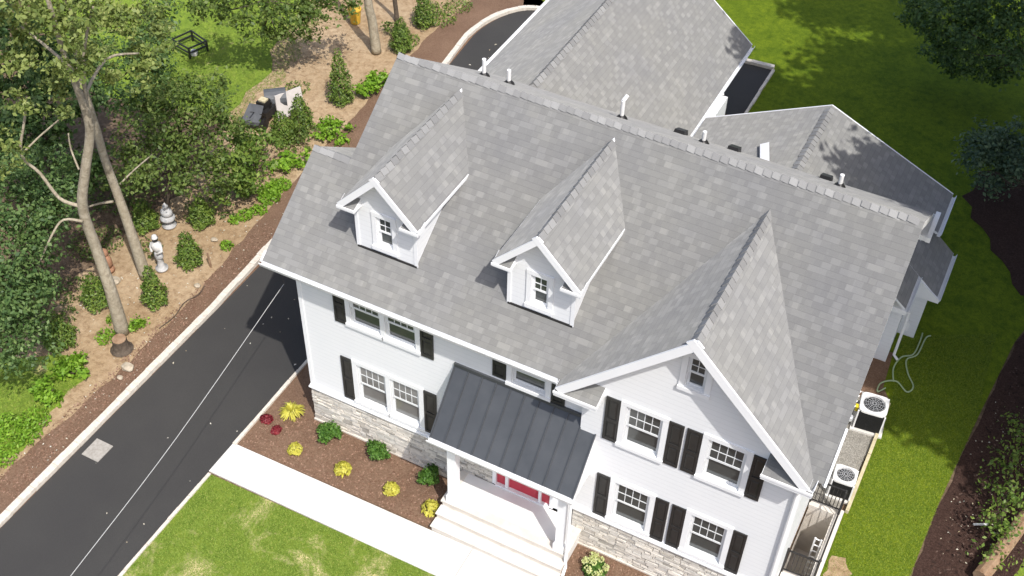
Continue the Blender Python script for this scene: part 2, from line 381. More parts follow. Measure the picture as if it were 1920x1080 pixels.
sheet('right_mulch_bed', [(8.12, -6), (8.12, -.1), (13.0, -.1), (13.0, .4), (13.0, -6)], -.022, M['mulch'])
sheet('side_mulch_bed', [(13.0, 7.85), (13.75, 7.85), (13.62, 10.2), (13.0, 10.2)], -.020, M['mulch'])
sheet('gravel_bed', [(13.02, 3.9), (13.80, 3.9), (13.95, 6.4), (13.95, 8.0), (13.02, 8.0)], -.016, M['gravel'])
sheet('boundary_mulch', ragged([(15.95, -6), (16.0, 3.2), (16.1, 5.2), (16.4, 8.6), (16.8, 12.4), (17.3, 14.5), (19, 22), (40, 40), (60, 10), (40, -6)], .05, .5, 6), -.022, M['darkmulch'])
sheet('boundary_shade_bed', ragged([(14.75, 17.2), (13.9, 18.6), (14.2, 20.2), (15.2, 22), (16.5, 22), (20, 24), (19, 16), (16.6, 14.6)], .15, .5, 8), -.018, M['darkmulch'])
sheet('neighbour_lawn', ragged([(18.0, 1.0), (17.95, 3.2), (18.55, 5.4), (19.3, 7), (26, 8), (26, 0)], .1, .5, 7), -.016, M['lawn3'])
# driveway: one asphalt sheet with the curve behind the house
drive = [(-1.46, -16), (-1.46, 4.5), (-1.46, 9.2), (-1.9, 18.5), (5.66, 19.2), (5.7, 22.75), (4.3, 22.68), (-3.6, 22.3)]
for a in np.linspace(0, 1, 9):
    t = a*math.pi/2; drive.append((-3.9-1.65*math.sin(t), 19.2+3.0*math.cos(t)))
drive += [(-5.32, 16.5), (-5.05, 9), (-5.0, 2), (-4.97, -16)]
sheet('driveway', drive, -.006, M['asphalt'])
def kerb_line(name, pts, w, h, mat):
    b = MB(); acc = 0
    P = [Vector((x, y, 0)) for x, y in pts]
    rnd = random.Random(11)
    for a, c in zip(P[:-1], P[1:]):
        L = (c-a).length; n = max(1, int(round(L/.42)))
        for k in range(n):
            p, q = a.lerp(c, k/n), a.lerp(c, (k+.985)/n); hh = h + rnd.uniform(-.012, .012); j = rnd.uniform(-.008, .008)
            sd = Vector((-(c-a).y, (c-a).x, 0)).normalized(); p = p+sd*j; q = q+sd*j
            b.bar(p+Vector((0, 0, hh/2-.03)), q+Vector((0, 0, hh/2-.03)), w+rnd.uniform(-.012, .012), hh+.06)
    return structure(b.build(name, mat))
curve = [(-5.12, -16), (-5.12, 2), (-5.25, 5), (-5.38, 12), (-5.5, 16.9)]
for a in np.linspace(0, 1, 10)[::-1]:
    t = a*math.pi/2; curve.append((-4.0-1.74*math.sin(t), 19.0+3.25*math.cos(t)))
curve += [(-2.6, 22.45), (4.4, 22.76), (5.72, 22.84)]
kerb_line('driveway_kerb', curve, .20, .11, M['kerb'])
kerb_line('parking_pad_kerb', [(5.74, 22.7), (5.74, 19.0)], .10, .07, M['kerb'])
kerb_line('bed_edging', [(-1.41, -1.86), (-1.41, 2.5)], .09, .05, M['kerb'])
kerb_line('lawn_edging', [(-1.40, -16), (-1.40, -2.94)], .08, .03, M['kerb'])
b = MB()
rnd = random.Random(31)
def wy(x): return -2.89+(x+1.46)*.011, -1.825+(x+1.46)*.017
for x0, x1 in ((-1.46, .98), (.984, 3.43), (3.434, 5.88)):
    (a0, a1), (c0, c1) = wy(x0), wy(x1); b.hull8([(x0, a0, -.06), (x1, c0, -.06), (x1, c1, -.06), (x0, a1, -.06), (x0, a0, .012), (x1, c0, .012), (x1, c1, .012), (x0, a1, .012)])
for (x0, x1, y0, y1) in ((5.892, 8.1, -4.2, -1.70), (5.892, 8.1, -6.6, -4.212)): b.box(x0, x1, y0, y1, -.06, .012)
structure(b.build('front_path', M['concrete']))

# ================================================================== HOUSE
H = empty('house', (0, 0, 0), 'large white two-storey house with grey shingle roof, black shutters and two front dormers', 'house')
S = .7014
def zf(y): return 6.0 + S*(y+.41)             # front slope
YR, ZR = 4.468, 9.422
def zr(y): return ZR - S*(y-YR)               # rear slope
GA, GZ, GL, GR, GY = 10.28, 8.944, 7.413, 13.148, -.652   # cross gable apex x, z, left, right, rake y
GS = (GZ-6.02)/(GR-GA)
T = 0.0
roof_mats = [M['shingle'], M['trim']]
b = MB()
vy = -.41 + (GZ-6.0)/S
b.roof([(-.631, -.41, 6.0), (GL, -.41, 6.0), (GA, vy, GZ), (GR, -.41, 6.0), (13.40, -.41, 6.0), (13.40, YR, ZR), (.43, YR, ZR), (.43, 2.12, zf(2.12)), (-.631, 2.12, zf(2.12))])
b.build('front_roof_slope', roof_mats, H)
b = MB(); b.roof([(.43, YR, ZR), (13.40, YR, ZR), (13.40, 9.346, 6.0), (.43, 9.346, 6.0)], eave=(-1, 0, 0)); b.build('rear_roof_slope', roof_mats, H)
b = MB(); b.roof([(-.631, 2.12, zf(2.12)), (.75, 2.12, zf(2.12)), (.75, 4.65, 6.0), (-.631, 4.65, 6.0)], eave=(-1, 0, 0)); b.build('side_wing_roof', roof_mats, H)
b = MB()
b.roof([(GL, GY, 6.02), (GA, GY, GZ), (GA, vy+.05, GZ), (GL, -.36, 6.02)], eave=(0, 1, 0))
b.roof([(GR, GY, 6.02), (GR, -.36, 6.02), (GA, vy+.05, GZ), (GA, GY, GZ)], eave=(0, -1, 0))
b.build('gable_roof', roof_mats, H)

def ridge_caps(name, P, Q, a1, a2, parent, half=.15, step=.22, lift_k=.62):
    """overlapping bent shingles along P->Q; a1/a2 are the downhill unit directions of the two slopes"""
    P, Q = Vector(P), Vector(Q); d = (Q-P); L = d.length; d.normalize(); b = MB(); n = int(L/step); rn = random.Random(len(name)+n)
    a1, a2 = Vector(a1).normalized(), Vector(a2).normalized(); upv = Vector((0, 0, 1))
    for i in range(n):
        p = P + d*(i*step); q = p + d*(step*1.25); lift = rn.uniform(.045, .068)*lift_k
        t = upv*(lift+.028*lift_k); t2 = upv*.014; w = half*rn.uniform(.94, 1.06); k = upv*.022*lift_k
        b0 = len(b.v)
        b.v += [tuple(p+a1*w+t-k), tuple(p+a1*w*.45+t+a1*0), tuple(p+t+k*.6), tuple(p+a2*w*.45+t), tuple(p+a2*w+t-k),
                tuple(q+a1*w+t2-k), tuple(q+a1*w*.45+t2), tuple(q+t2+k*.6), tuple(q+a2*w*.45+t2), tuple(q+a2*w+t2-k),
                tuple(p+a1*w-k), tuple(p+a2*w-k), tuple(p)]
        for j in range(4): b.f.append((b0+j, b0+j+1, b0+6+j, b0+5+j)); b.mi.append(0); b.uv.append([(0, 0)]*4)
        b.f.append((b0, b0+10, b0+12, b0+11, b0+4, b0+3, b0+2, b0+1)); b.mi.append(0); b.uv.append([(0, 0)]*8)
    return b.build(name, M['cap'], parent)
ridge_caps('ridge_caps', (.45, YR, ZR), (13.40, YR, ZR), (0, -1, -S), (0, 1, -S), H, .14, .20, .7)
ridge_caps('ridge_caps', (-.62, 2.12, zf(2.12)), (.5, 2.12, zf(2.12)), (0, -1, -S), (0, 1, -S), H, .15, .20, .5)
ridge_caps('ridge_caps', (GA, GY+.03, GZ), (GA, vy, GZ), (-1, 0, -GS), (1, 0, -GS), H, .16)

# gutters, fascia and rakes
b = MB()
def gutter(b, p, q, outw, mi=0):
    """box gutter with an open trough; outward direction outw"""
    p, q, o = Vector(p), Vector(q), Vector(outw)
    z = Vector((0, 0, 1))
    prof = [(0, -.13), (.085, -.13), (.125, -.03), (.125, .0), (.110, .0), (.108, -.03), (.075, -.10), (.012, -.10), (.012, 0), (0, 0)]
    A = [p+o*u+z*w for u, w in prof]; B = [q+o*u+z*w for u, w in prof]; n = len(prof)
    for i in range(n): b.face([A[i], A[(i+1) % n], B[(i+1) % n], B[i]], mi)
    b.face(A[::-1], mi); b.face(B, mi)
gutter(b, (-.66, -.40, 6.0), (GL-.08, -.40, 6.0), (0, -1, 0))
b.build('front_gutter', M['trim'], H)
b = MB(); gutter(b, (13.52, 9.325, 5.885), (.43, 9.325, 5.885), (0, 1, 0)); b.build('rear_gutter', M['trim'], H)
b = MB(); gutter(b, (GR-.01, GY, 6.02), (GR-.01, -.30, 6.02), (1, 0, 0)); b.build('gable_gutter', M['trim'], H)
def rake(b, p, q, w=.035, h=.17, drop=.045, up=(0, 0, 1), ext0=0, ext1=0):
    p, q = Vector(p), Vector(q); d = (q-p).normalized(); p = p-d*ext0; q = q+d*ext1; sd = Vector((0, 0, 1)).cross(d).normalized(); n = d.cross(sd)
    if n.z < 0: n = -n
    off = -n*(h/2+drop-.03)
    b.bar(p+off, q+off, w, h, up)
b = MB()
rake(b, (GL-.02, GY-.02, 6.0), (GA, GY-.02, GZ), .04, .2, .03, ext1=.06); b.build('rake_board', M['trim'], H)
b = MB(); rake(b, (GA, GY-.023, GZ), (GR+.02, GY-.023, 6.0), .04, .2, .03, ext0=.06); b.build('rake_board', M['trim'], H)
b = MB(); rake(b, (13.375, -.43, 5.99), (13.375, YR, ZR), .04, .14, .09); b.bar((13.42, -.45, 5.97), (13.42, .62, 6.71), .05, .06); b.build('rake_board', M['trim'], H)
b = MB(); rake(b, (13.375, YR, ZR), (13.375, 9.35, 5.99), .04, .14, .09); b.build('rake_board', M['trim'], H)
b = MB(); rake(b, (-.605, -.40, 5.99), (-.605, 2.12, zf(2.12)), .04, .16, .09); b.bar((-.65, -.42, 5.96), (-.65, -.18, 6.12), .05, .10); b.build('rake_board', M['trim'], H)
b = MB(); rake(b, (.455, 2.12, zf(2.12)), (.455, YR, ZR), .04, .14, .09); b.build('rake_board', M['trim'], H)
# soffits
b = MB()
b.box(-.6, GL+.45, -.39, .03, 5.80, 5.86)
b.box(-.6, 0, -.38, 4.6, 5.74, 5.80)
b.build('soffit', M['soffit'], H)
b = MB()
for sgn, xe in ((-1, GL), (1, GR)):
    A = [(xe, GY, 5.90), (GA, GY, GZ-.12), (GA, -.21, GZ-.12), (xe, -.21, 5.90)]
    b.face(A if sgn < 0 else A[::-1]); b.face([(x, y, z+.03) for x, y, z in (A[::-1] if sgn < 0 else A)])
b.build('soffit', M['soffit'], H)
# cornice returns: small pent boxes with a shingled top
def cornice(name, x0, x1, yf, yw, z0, zh, rise, parent, mats):
    b = MB()
    b.hull8([(x0, yf, z0), (x1, yf, z0), (x1, yw, z0), (x0, yw, z0), (x0, yf, z0+zh), (x1, yf, z0+zh), (x1, yw, z0+zh+rise), (x0, yw, z0+zh+rise)], 0)
    b.face([(x0+.01, yf+.012, z0+zh+.006), (x1-.01, yf+.012, z0+zh+.006), (x1-.01, yw, z0+zh+rise+.006), (x0+.01, yw, z0+zh+rise+.006)], 1,
           [(x0, 0), (x1, 0), (x1, .6), (x0, .6)])
    b.box(x0-.012, x1+.012, yf-.02, yf+.01, z0+zh-.05, z0+zh+.02, 0)
    return b.build(name, mats, parent)
cm = [M['trim'], M['shingle']]
cornice('cornice_return', GL-.05, 8.40, GY-.045, -.20, 5.76, .13, .17, H, cm)
cornice('cornice_return', 12.15, GR+.10, GY-.045, -.20, 5.76, .13, .17, H, cm)
b = MB()
b.box(13.0, 13.52, 8.35, 8.43, 5.82, 5.96); b.box(13.44, 13.56, 8.30, 9.46, 5.84, 5.99); b.box(13.0, 13.44, 8.43, 9.40, 5.80, 5.84)
b.build('cornice_return', M['trim'], H)

# walls -------------------------------------------------------------
def wall_front(b, y, x0, x1, z0, top, openings, reveal=.11, mi=0):
    """wall in plane y facing -y with real openings; top: list of (x, z) breakpoints"""
    def ztop(x):
        for (xa, za), (xb, zb) in zip(top[:-1], top[1:]):
            if xa-1e-6 <= x <= xb+1e-6: return za+(zb-za)*(x-xa)/(xb-xa)
    xs = sorted({x0, x1, *[t for o in openings for t in o[:2]], *[t for t, _ in top if x0 < t < x1]})
    for xa, xb in zip(xs[:-1], xs[1:]):
        xm = (xa+xb)/2; cuts = sorted([(o[2], o[3]) for o in openings if o[0] < xm < o[1]]); z = z0
        for c0, c1 in cuts:
            b.face([(xa, y, z), (xb, y, z), (xb, y, c0), (xa, y, c0)], mi); z = c1
        b.face([(xa, y, z), (xb, y, z), (xb, y, ztop(xb)), (xa, y, ztop(xa))], mi)
    for (a, c, d, e) in openings:
        yb = y+reveal
        b.face([(a, y, d), (c, y, d), (c, yb, d), (a, yb, d)], mi+1); b.face([(a, y, e), (a, yb, e), (c, yb, e), (c, y, e)], mi+1)
        b.face([(a, y, d), (a, yb, d), (a, yb, e), (a, y, e)], mi+1); b.face([(c, y, d), (c, y, e), (c, yb, e), (c, yb, d)], mi+1)

def window(parent, name, x0, x1, z0, z1, y, cols=4, rows=2, cw=(.12, .12, .12, .10), two=True, nested=False, glass='glass'):
    """casing outer rectangle x0..x1, z0..z1 on wall plane y; cw = casing widths left, right, top, bottom. returns opening"""
    a, c, d, e = x0+cw[0], x1-cw[1], z0+cw[3], z1-cw[2]
    b = MB(); p = .032
    def cas(xa, xb, za, zb, pr=p): b.box(xa, xb, y-pr, y+.004, za, zb)
    cas(x0, a, d, e); cas(c, x1, d, e); cas(x0, x1, e, z1, p+.006)
    b.box(x0-.012, x1+.012, y-p-.035, y+.06, z0, d, 0)                        # sill nose
    if nested:
        pass
    w = b.build('window', M['trim'], parent) if not nested else None
    s = b if nested else MB(); k = 0
    yb = y+.02 if two else y+.05
    zm = d + (e-d)*.5; fw_ = .045
    def sash(xa, xb, za, zb, yy, cols, rows):
        s.box(xa, xa+fw_, yy, yy+.035, za, zb, k); s.box(xb-fw_, xb, yy, yy+.035, za, zb, k)
        s.box(xa+fw_, xb-fw_, yy, yy+.035, zb-fw_, zb, k); s.box(xa+fw_, xb-fw_, yy, yy+.035, za, za+fw_*1.25, k)
        for i in range(1, cols):
            t = xa+fw_+(xb-xa-2*fw_)*i/cols; s.box(t-.009, t+.009, yy+.006, yy+.03, za+fw_, zb-fw_, k)
        for j in range(1, rows):
            t = za+fw_+(zb-za-2*fw_)*j/rows; s.box(xa+fw_, xb-fw_, yy+.004, yy+.028, t-.009, t+.009, k)
    s.box(a, a+.03, y+.005, y+.11, d, e, k); s.box(c-.03, c, y+.005, y+.11, d, e, k); s.box(a+.03, c-.03, y+.005, y+.11, e-.03, e, k)
    s.hull8([(a, y+.0, d-.002), (c, y+.0, d-.002), (c, y+.11, d-.002), (a, y+.11, d-.002), (a, y+.0, d+.012), (c, y+.0, d+.012), (c, y+.11, d+.04), (a, y+.11, d+.04)], k)
    sash(a+.03, c-.03, zm-.025, e-.03, y+.025, cols, rows)
    sash(a+.03, c-.03, d+.03, zm+.03, y+.064, 1, 1)
    g = s if nested else MB(); gi = 1 if nested else 0
    g.box(a+.06, c-.06, y+.040, y+.046, zm, e-.06, gi); g.box(a+.06, c-.06, y+.082, y+.088, d+.06, zm, gi)
    if nested:
        return s.build(name, [M['trim'], M['glass']], parent), (a, c, d, e)
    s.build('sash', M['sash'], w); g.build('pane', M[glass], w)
    return w, (a, c, d, e)

def shutter(parent, x0, x1, z0, z1, y):
    b = MB(); t = .055
    b.box(x0+.006, x1-.006, y-.018, y+.002, z0+.006, z1-.006)
    b.box(x0, x0+t, y-.036, y-.003, z0, z1); b.box(x1-t, x1, y-.036, y-.003, z0, z1)
    zm = z0+(z1-z0)*.48
    for za, zb in ((z0, z0+.09), (zm-.05, zm+.05), (z1-.07, z1)): b.box(x0+t, x1-t, y-.036, y-.003, za, zb)
    for za, zb in ((z0+.12, zm-.08), (zm+.08, z1-.10)):
        b.hull8([(x0+t+.012, y-.017, za), (x1-t-.012, y-.017, za), (x1-t-.012, y-.017, zb), (x0+t+.012, y-.017, zb),
                 (x0+t+.045, y-.030, za+.035), (x1-t-.045, y-.030, za+.035), (x1-t-.045, y-.030, zb-.035), (x0+t+.045, y-.030, zb-.035)])
    return b.build('shutter', M['shutter'], parent)

ops = []
# left front wall windows (pairs share the middle mullion)
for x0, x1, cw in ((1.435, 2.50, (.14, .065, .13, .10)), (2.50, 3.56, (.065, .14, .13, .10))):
    w, o = window(H, 'window', x0, x1, 1.50, 3.17, 0, 4, 2, cw, glass='glass_reflect'); ops.append(o)
for x0, x1, cw in ((1.415, 2.475, (.13, .065, .13, .10)), (2.475, 3.535, (.065, .13, .13, .10))):
    w, o = window(H, 'window', x0, x1, 4.42, 5.78, 0, 4, 2, cw); ops.append(o)
w, o = window(H, 'window', 5.87, 7.02, 4.66, 5.78, 0, 4, 2, (.13, .13, .13, .10)); ops.append(o)
for x0, x1, z0, z1 in ((1.097, 1.431, 1.53, 3.13), (3.566, 3.93, 1.53, 3.13), (1.074, 1.411, 4.42, 5.74), (3.541, 3.897, 4.42, 5.74), (5.50, 5.85, 4.76, 5.74), (7.04, 7.38, 4.66, 5.74)):
    shutter(H, x0, x1, z0, z1, 0)
b = MB(); wall_front(b, 0, 0, 7.92, 1.43, [(0, 5.9), (7.92, 5.9)], ops + [(5.56, 7.30, 1.43, 3.0)])
b.build('front_wall', [M['siding'], M['trim']], H)
b = MB(); b.box(0, .11, -.022, .01, 1.43, 5.85); b.box(-.022, 0, 0, .11, 1.43, 5.85); b.build('corner_board', M['trim'], H)
# front gable wall
gops = []
for z0, z1, xl in ((4.36, 5.90, ((8.80, 9.93), (10.715, 11.85))), (1.47, 3.12, ((8.79, 9.935), (10.70, 11.84)))):
    for x0, x1 in xl:
        w, o = window(H, 'window', x0, x1, z0, z1, -.205, 4, 2, (.135, .135, .125, .10)); gops.append(o)
w, o = window(H, 'window', 9.97, 10.66, 6.98, 8.12, -.205, 2, 2, (.125, .125, .12, .10)); gops.append(o)
for x0, x1 in ((8.445, 8.792), (9.94, 10.283), (10.354, 10.705), (11.855, 12.186)): shutter(H, x0, x1, 4.40, 5.845, -.205)
for x0, x1 in ((8.442, 8.784), (9.944, 10.273), (10.352, 10.694), (11.846, 12.178)): shutter(H, x0, x1, 1.476, 3.068, -.205)
b = MB(); wall_front(b, -.205, 7.892, 13.0, 1.43, [(7.892, 6.0+(7.892-GL)*GS-.02), (GA, GZ-.06), (13.0, 6.0+(GR-13.0)*GS-.02)], gops)
b.face([(7.892, .05, 1.43), (7.892, -.205, 1.43), (7.892, -.205, 6.3), (7.892, .05, 6.3)])
b.build('gable_wall', [M['siding'], M['trim']], H)
b = MB(); b.box(12.86, 13.022, -.228, -.203, 1.43, 5.8); b.box(13.0, 13.024, -.203, -.05, 0, 5.8); b.build('corner_board', M['trim'], H)
# other walls
b = MB()
b.face([(0, 0, 0), (0, 4.4, 0), (0, 4.4, 6.2), (0, 2.12, 7.7), (0, 0, 6.2)][::-1])
b.face([(0, 4.4, 0), (.8, 4.4, 0), (.8, 4.4, 6.6), (0, 4.4, 6.1)])
b.face([(.8, 2.0, 5.8), (.8, 8.95, 0), (.8, 8.95, 6.22), (.8, YR, ZR-.08), (.8, 2.0, 7.6)][::-1])
b.face([(.8, 4.4, 0), (.8, 8.95, 0), (.8, 8.95, 5.8), (.8, 4.4, 5.8)][::-1])
b.face([(.8, 8.95, 0), (13.0, 8.95, 0), (13.0, 8.95, 6.2), (.8, 8.95, 6.2)][::-1])
b.build('side_wall', [M['siding'], M['trim']], H)
b = MB(); b.face([(13.0, -.2, 0), (13.0, 8.95, 0), (13.0, 8.95, 6.2), (13.0, YR, ZR-.09), (13.0, -.2, 6.12)]); b.build('side_wall', [M['siding'], M['trim']], H)
# ledge stone base: separate stones laid in courses
def stone_base(b, bm_, x0, x1, y, z1, seed):
    rn = random.Random(seed); z = -.05
    while z < z1-.02:
        h = min(rn.choice((.055, .065, .08, .09, .11)), z1-z)
        if z1-z-h < .05: h = z1-z
        x = x0-rn.uniform(0, .2)
        while x < x1:
            w = rn.uniform(.14, .48); xa, xb = max(x, x0), min(x+w, x1); d = rn.uniform(.02, .062)
            if xb-xa > .04:
                j = lambda: rn.uniform(-.007, .007)
                b.hull8([(xa+.005, y+.01, z+.005), (xa+.006, y-d+j(), z+.008+j()), (xb-.006, y-d+j(), z+.008+j()), (xb-.005, y+.01, z+.005),
                         (xa+.005, y+.01, z+h-.004), (xa+.012, y-d*.8+j(), z+h-.008+j()), (xb-.012, y-d*.8+j(), z+h-.008+j()), (xb-.005, y+.01, z+h-.004)])
            x += w
        z += h
    bm_.face([(x0, y-.004, -.05), (x1, y-.004, -.05), (x1, y-.004, z1), (x0, y-.004, z1)])
b, c = MB(), MB()
stone_base(b, c, 0, 5.56, 0, 1.36, 1); st = b.build('stone_base', M['stone'], H); c.build('mortar', M['mortar'], st)
b, c = MB(), MB(); stone_base(b, c, 7.92, 13.0, -.205, 1.36, 2); st = b.build('stone_base', M['stone'], H); c.build('mortar', M['mortar'], st)
b = MB()
b.box(-.03, 5.56, -.095, .005, 1.36, 1.405); b.box(-.012, 5.56, -.06, .004, 1.405, 1.45)
b.box(7.88, 13.03, -.30, -.20, 1.36, 1.405); b.box(7.89, 13.02, -.265, -.203, 1.405, 1.45)
b.build('belt_board', M['trim'], H)
b = MB(); b.box(-.02, 4.7, -.075, -.0, -.06, .03); b.build('foundation', M['limestone'], H)
b = MB(); b.box(7.92, 13.02, -.28, -.2, -.06, .03); b.build('foundation', M['limestone'], H)
# entrance: red door with red-panelled sidelights
b = MB(); b.box(5.56, 5.66, -.05, .10, .6, 3.0); b.box(7.20, 7.30, -.05, .10, .6, 3.0); b.box(5.66, 7.20, -.045, .10, 2.88, 3.0)
b.box(5.93, 6.01, -.045, .10, .6, 2.88); b.box(6.88, 6.95, -.045, .10, .6, 2.88); b.box(5.66, 7.2, -.07, .10, .58, .63)
fr = b.build('door_frame', M['trim'], H)
b = MB(); b.box(6.01, 6.88, .03, .07, .63, 2.88)
for xa, xb in ((6.09, 6.41), (6.48, 6.80)):
    for za, zb in ((.78, 1.45), (1.6, 2.7)): b.box(xa, xb, .018, .032, za, zb)
dr = b.build('door', M['red'], H)
b = MB(); b.tube([(6.80, -.02, 1.55), (6.80, .03, 1.55)], .03, 10); b.build('handle', M['black'], dr)
for xa, xb in ((5.66, 5.93), (6.95, 7.20)):
    b = MB(); b.box(xa, xb, .03, .07, .63, 1.42, 0); b.box(xa+.04, xb-.04, .02, .03, .72, 1.34, 0); b.box(xa, xb, .04, .055, 1.42, 2.88, 1)
    b.build('sidelight', [M['red'], M['glass']], H)
b = MB(); b.face([(7.30, 0, .6), (7.92, 0, .6), (7.92, 0, 1.43), (7.30, 0, 1.43)]); b.face([(7.892, .0, .6), (7.892, -.205, .6), (7.892, -.205, 1.43), (7.892, .0, 1.43)]); b.build('front_wall', [M['siding']], H)
b = MB(); b.box(7.36, 7.52, -.11, -.02, 2.0, 2.3); b.box(7.39, 7.49, -.13, -.09, 2.04, 2.24); b.build('wall_lantern', M['black'], H)
# porch
b = MB(); b.box(4.72, 8.16, -1.06, -.06, -.05, .585); b.build('porch_floor', M['porchfloor'], H)
b = MB()
b.box(4.70, 8.18, -1.14, -1.062, -.05, .55); b.box(4.66, 8.22, -1.16, -.9, .553, .612); b.box(4.66, 4.86, -.9, -.06, .553, .609); b.box(8.02, 8.22, -.9, -.21, .553, .609)
b.box(4.69, 8.19, -1.42, -1.145, -.05, .37); b.box(4.66, 8.22, -1.45, -1.142, .372, .412)
b.box(4.69, 8.19, -1.70, -1.425, -.05, .17); b.box(4.66, 8.22, -1.73, -1.422, .172, .212)
b.build('porch_steps', M['limestone'], H)
for x, y in ((4.95, -.98), (7.97, -.98)):
    b = MB(); b.box(x-.115, x+.115, y-.115, y+.115, .612, 2.86); b.box(x-.15, x+.15, y-.15, y+.15, .612, .86); b.box(x-.135, x+.135, y-.135, y+.135, .86, .90)
    b.box(x-.14, x+.14, y-.14, y+.14, 2.72, 2.86); b.build('porch_post', M['trim'], H)
b = MB(); b.box(4.66, 8.24, -1.12, -.84, 2.86, 3.12); b.box(4.66, 4.80, -.84, -.02, 2.86, 3.1); b.box(8.10, 8.24, -.84, -.22, 2.86, 3.1); b.box(4.8, 8.1, -.84, -.02, 3.04, 3.09); b.build('porch_beam', M['trim'], H)
PS = (4.58-3.20)/1.28
pr = MB()
PA = [(4.50, 0, 4.58), (8.27, 0, 4.58), (8.27, -1.28, 3.20), (4.50, -1.28, 3.20)]
pr.roof(PA, .06, 0, 1, (-1, 0, 0)); por = pr.build('porch_roof', [M['metalroof'], M['trim']], H)
b = MB(); nv = Vector((0, -PS, -1)).normalized(); nn = Vector((0, -1.28, -1.38)).normalized(); perp = Vector((0, -1.38, 1.28)).normalized()
for i in range(1, 10):
    x = 4.50 + 3.77*i/10.0
    p, q = Vector((x, -.03, 4.58-.03*PS)), Vector((x, -1.27, 3.20+.01)); b.bar(p+perp*.02, q+perp*.02, .022, .045, (0, -1, 1))
b.bar((4.49, 0, 4.60), (4.49, -1.29, 3.21), .03, .05, (0, -1, 1)); b.bar((8.28, -.2, 4.39), (8.28, -1.29, 3.21), .03, .05, (0, -1, 1))
b.box(4.48, 7.89, -.06, -.003, 4.555, 4.66); b.build('standing_seams', M['metalroof'], por)
b = MB(); gutter(b, (4.44, -1.275, 3.19), (8.32, -1.275, 3.19), (0, -1, 0)); b.box(4.50, 8.27, -1.25, -1.10, 3.02, 3.10); b.build('porch_gutter', M['trim'], H)
b = MB(); b.prism([(4.52, 0, 3.08), (4.52, -1.22, 3.08), (4.52, -1.22, 3.18), (4.52, 0, 4.48)], (.03, 0, 0)); b.build('porch_side_panel', M['trim'], H)
b = MB(); b.prism([(8.22, -.2, 3.08), (8.22, -1.22, 3.08), (8.22, -1.22, 3.18), (8.22, -.2, 4.26)], (.03, 0, 0)); b.build('porch_side_panel', M['trim'], H)
b = MB(); b.tube([(8.2, -1.33, 3.08), (8.2, -1.2, 2.9), (8.20, -1.14, 2.8), (8.20, -1.14, .75), (8.22, -1.2, .5), (8.24, -1.2, .25), (8.26, -1.42, .12)], .042, 8); b.build('downspout', M['pipe'], H)
b = MB(); b.tube([(13.08, -.45, 5.88), (12.98, -.27, 5.6), (12.93, -.262, 5.4), (12.93, -.262, .3), (12.95, -.45, .12)], .045, 8); b.build('downspout', M['pipe'], H)
b = MB(); b.tube([(-.35, -.3, 5.86), (.05, -.05, 5.6), (-.06, .12, 5.4), (-.06, .12, .3)], .045, 8); b.build('downspout', M['pipe'], H)

# dormers ------------------------------------------------------------
def dormer(c):
    yw, yr, hw, hr, zA, zE = .571, .268, .79, 1.052, 9.233, 8.134
    s = (zA-zE)/hr; zb = zf(yw)
    b = MB()
    b2ops = [(c-.245, c+.185, zb+.24, zb+1.14)]
    wall_front(b, yw, c-hw, c+hw, zb-.02, [(c-hw, zE+(hr-hw)*s-.03), (c, zA-.05), (c+hw, zE+(hr-hw)*s-.03)], b2ops)
    zt = zE+(hr-hw)*s-.03; yb = -.41+(zt-6.0)/S
    for sx in (-1, 1):
        A = [(c+sx*hw, yw, zb-.02), (c+sx*hw, yb, zt), (c+sx*hw, yw, zt)]
        b.face(A if sx > 0 else A[::-1])
    d = b.build('dormer', [M['siding'], M['trim']], H)
    b = MB(); yv = -.41+(zE-6.0)/S; yt = -.41+(zA-6.0)/S
    b.roof([(c-hr, yr, zE), (c, yr, zA), (c, yt+.05, zA), (c-hr, yv+.05, zE)], .06, 0, 1, (0, 1, 0))
    b.roof([(c+hr, yr, zE), (c+hr, yv+.05, zE), (c, yt+.05, zA), (c, yr, zA)], .06, 0, 1, (0, -1, 0))
    b.build('dormer_roof', roof_mats, d)
    ridge_caps('ridge_caps', (c, yr+.02, zA), (c, yt, zA), (-1, 0, -s), (1, 0, -s), d, .15)
    b = MB(); rake(b, (c-hr-.01, yr-.02, zE-.01), (c, yr-.02, zA), .035, .15, .02, ext1=.045); rake(b, (c, yr-.023, zA), (c+hr+.01, yr-.023, zE-.01), .035, .15, .02, ext0=.045)
    b.box(c-hr-.01, c-hr+.03, yr, yv-.02, zE-.10, zE-.015); b.box(c+hr-.03, c+hr+.01, yr, yv-.02, zE-.10, zE-.015)
    b.build('rake_board', M['trim'], d)
    b = MB()
    for sx in (-1, 1):
        A = [(c+sx*hr, yr, zE-.08), (c, yr, zA-.09), (c, yw, zA-.09), (c+sx*hr, yw, zE-.08)]; b.face(A if sx < 0 else A[::-1])
        A = [(c+sx*hr, yw, zE-.08), (c+sx*hw, yw, zE+.1), (c+sx*hw, yv+.15, zE+.1), (c+sx*hr, yv, zE-.08)]; b.face(A if sx < 0 else A[::-1])
    b.build('soffit', M['soffit'], d)
    cornice('cornice_return', c-hr-.015, c-.62, yr-.035, yw, zE-.16, .085, .12, d, cm)
    cornice('cornice_return', c+.60, c+hr+.015, yr-.035, yw, zE-.16, .085, .12, d, cm)
    window(d, 'window', c-.36, c+.30, zb+.13, zb+1.26, yw, 2, 2, (.115, .115, .12, .11), nested=True)
    b = MB(); b.box(c-hw-.02, c+hw+.02, yw-.03, yw-.002, zb-.03, zb+.035); b.build('flashing', M['black'], d)
    for sx in (-1, 1):
        b = MB(); b.box(c+sx*hw-.045, c+sx*hw+.045, yw-.018, yw+.01, zb, zE+.15); b.build('corner_board', M['trim'], d)
    return d
dormer(2.363); dormer(6.371)

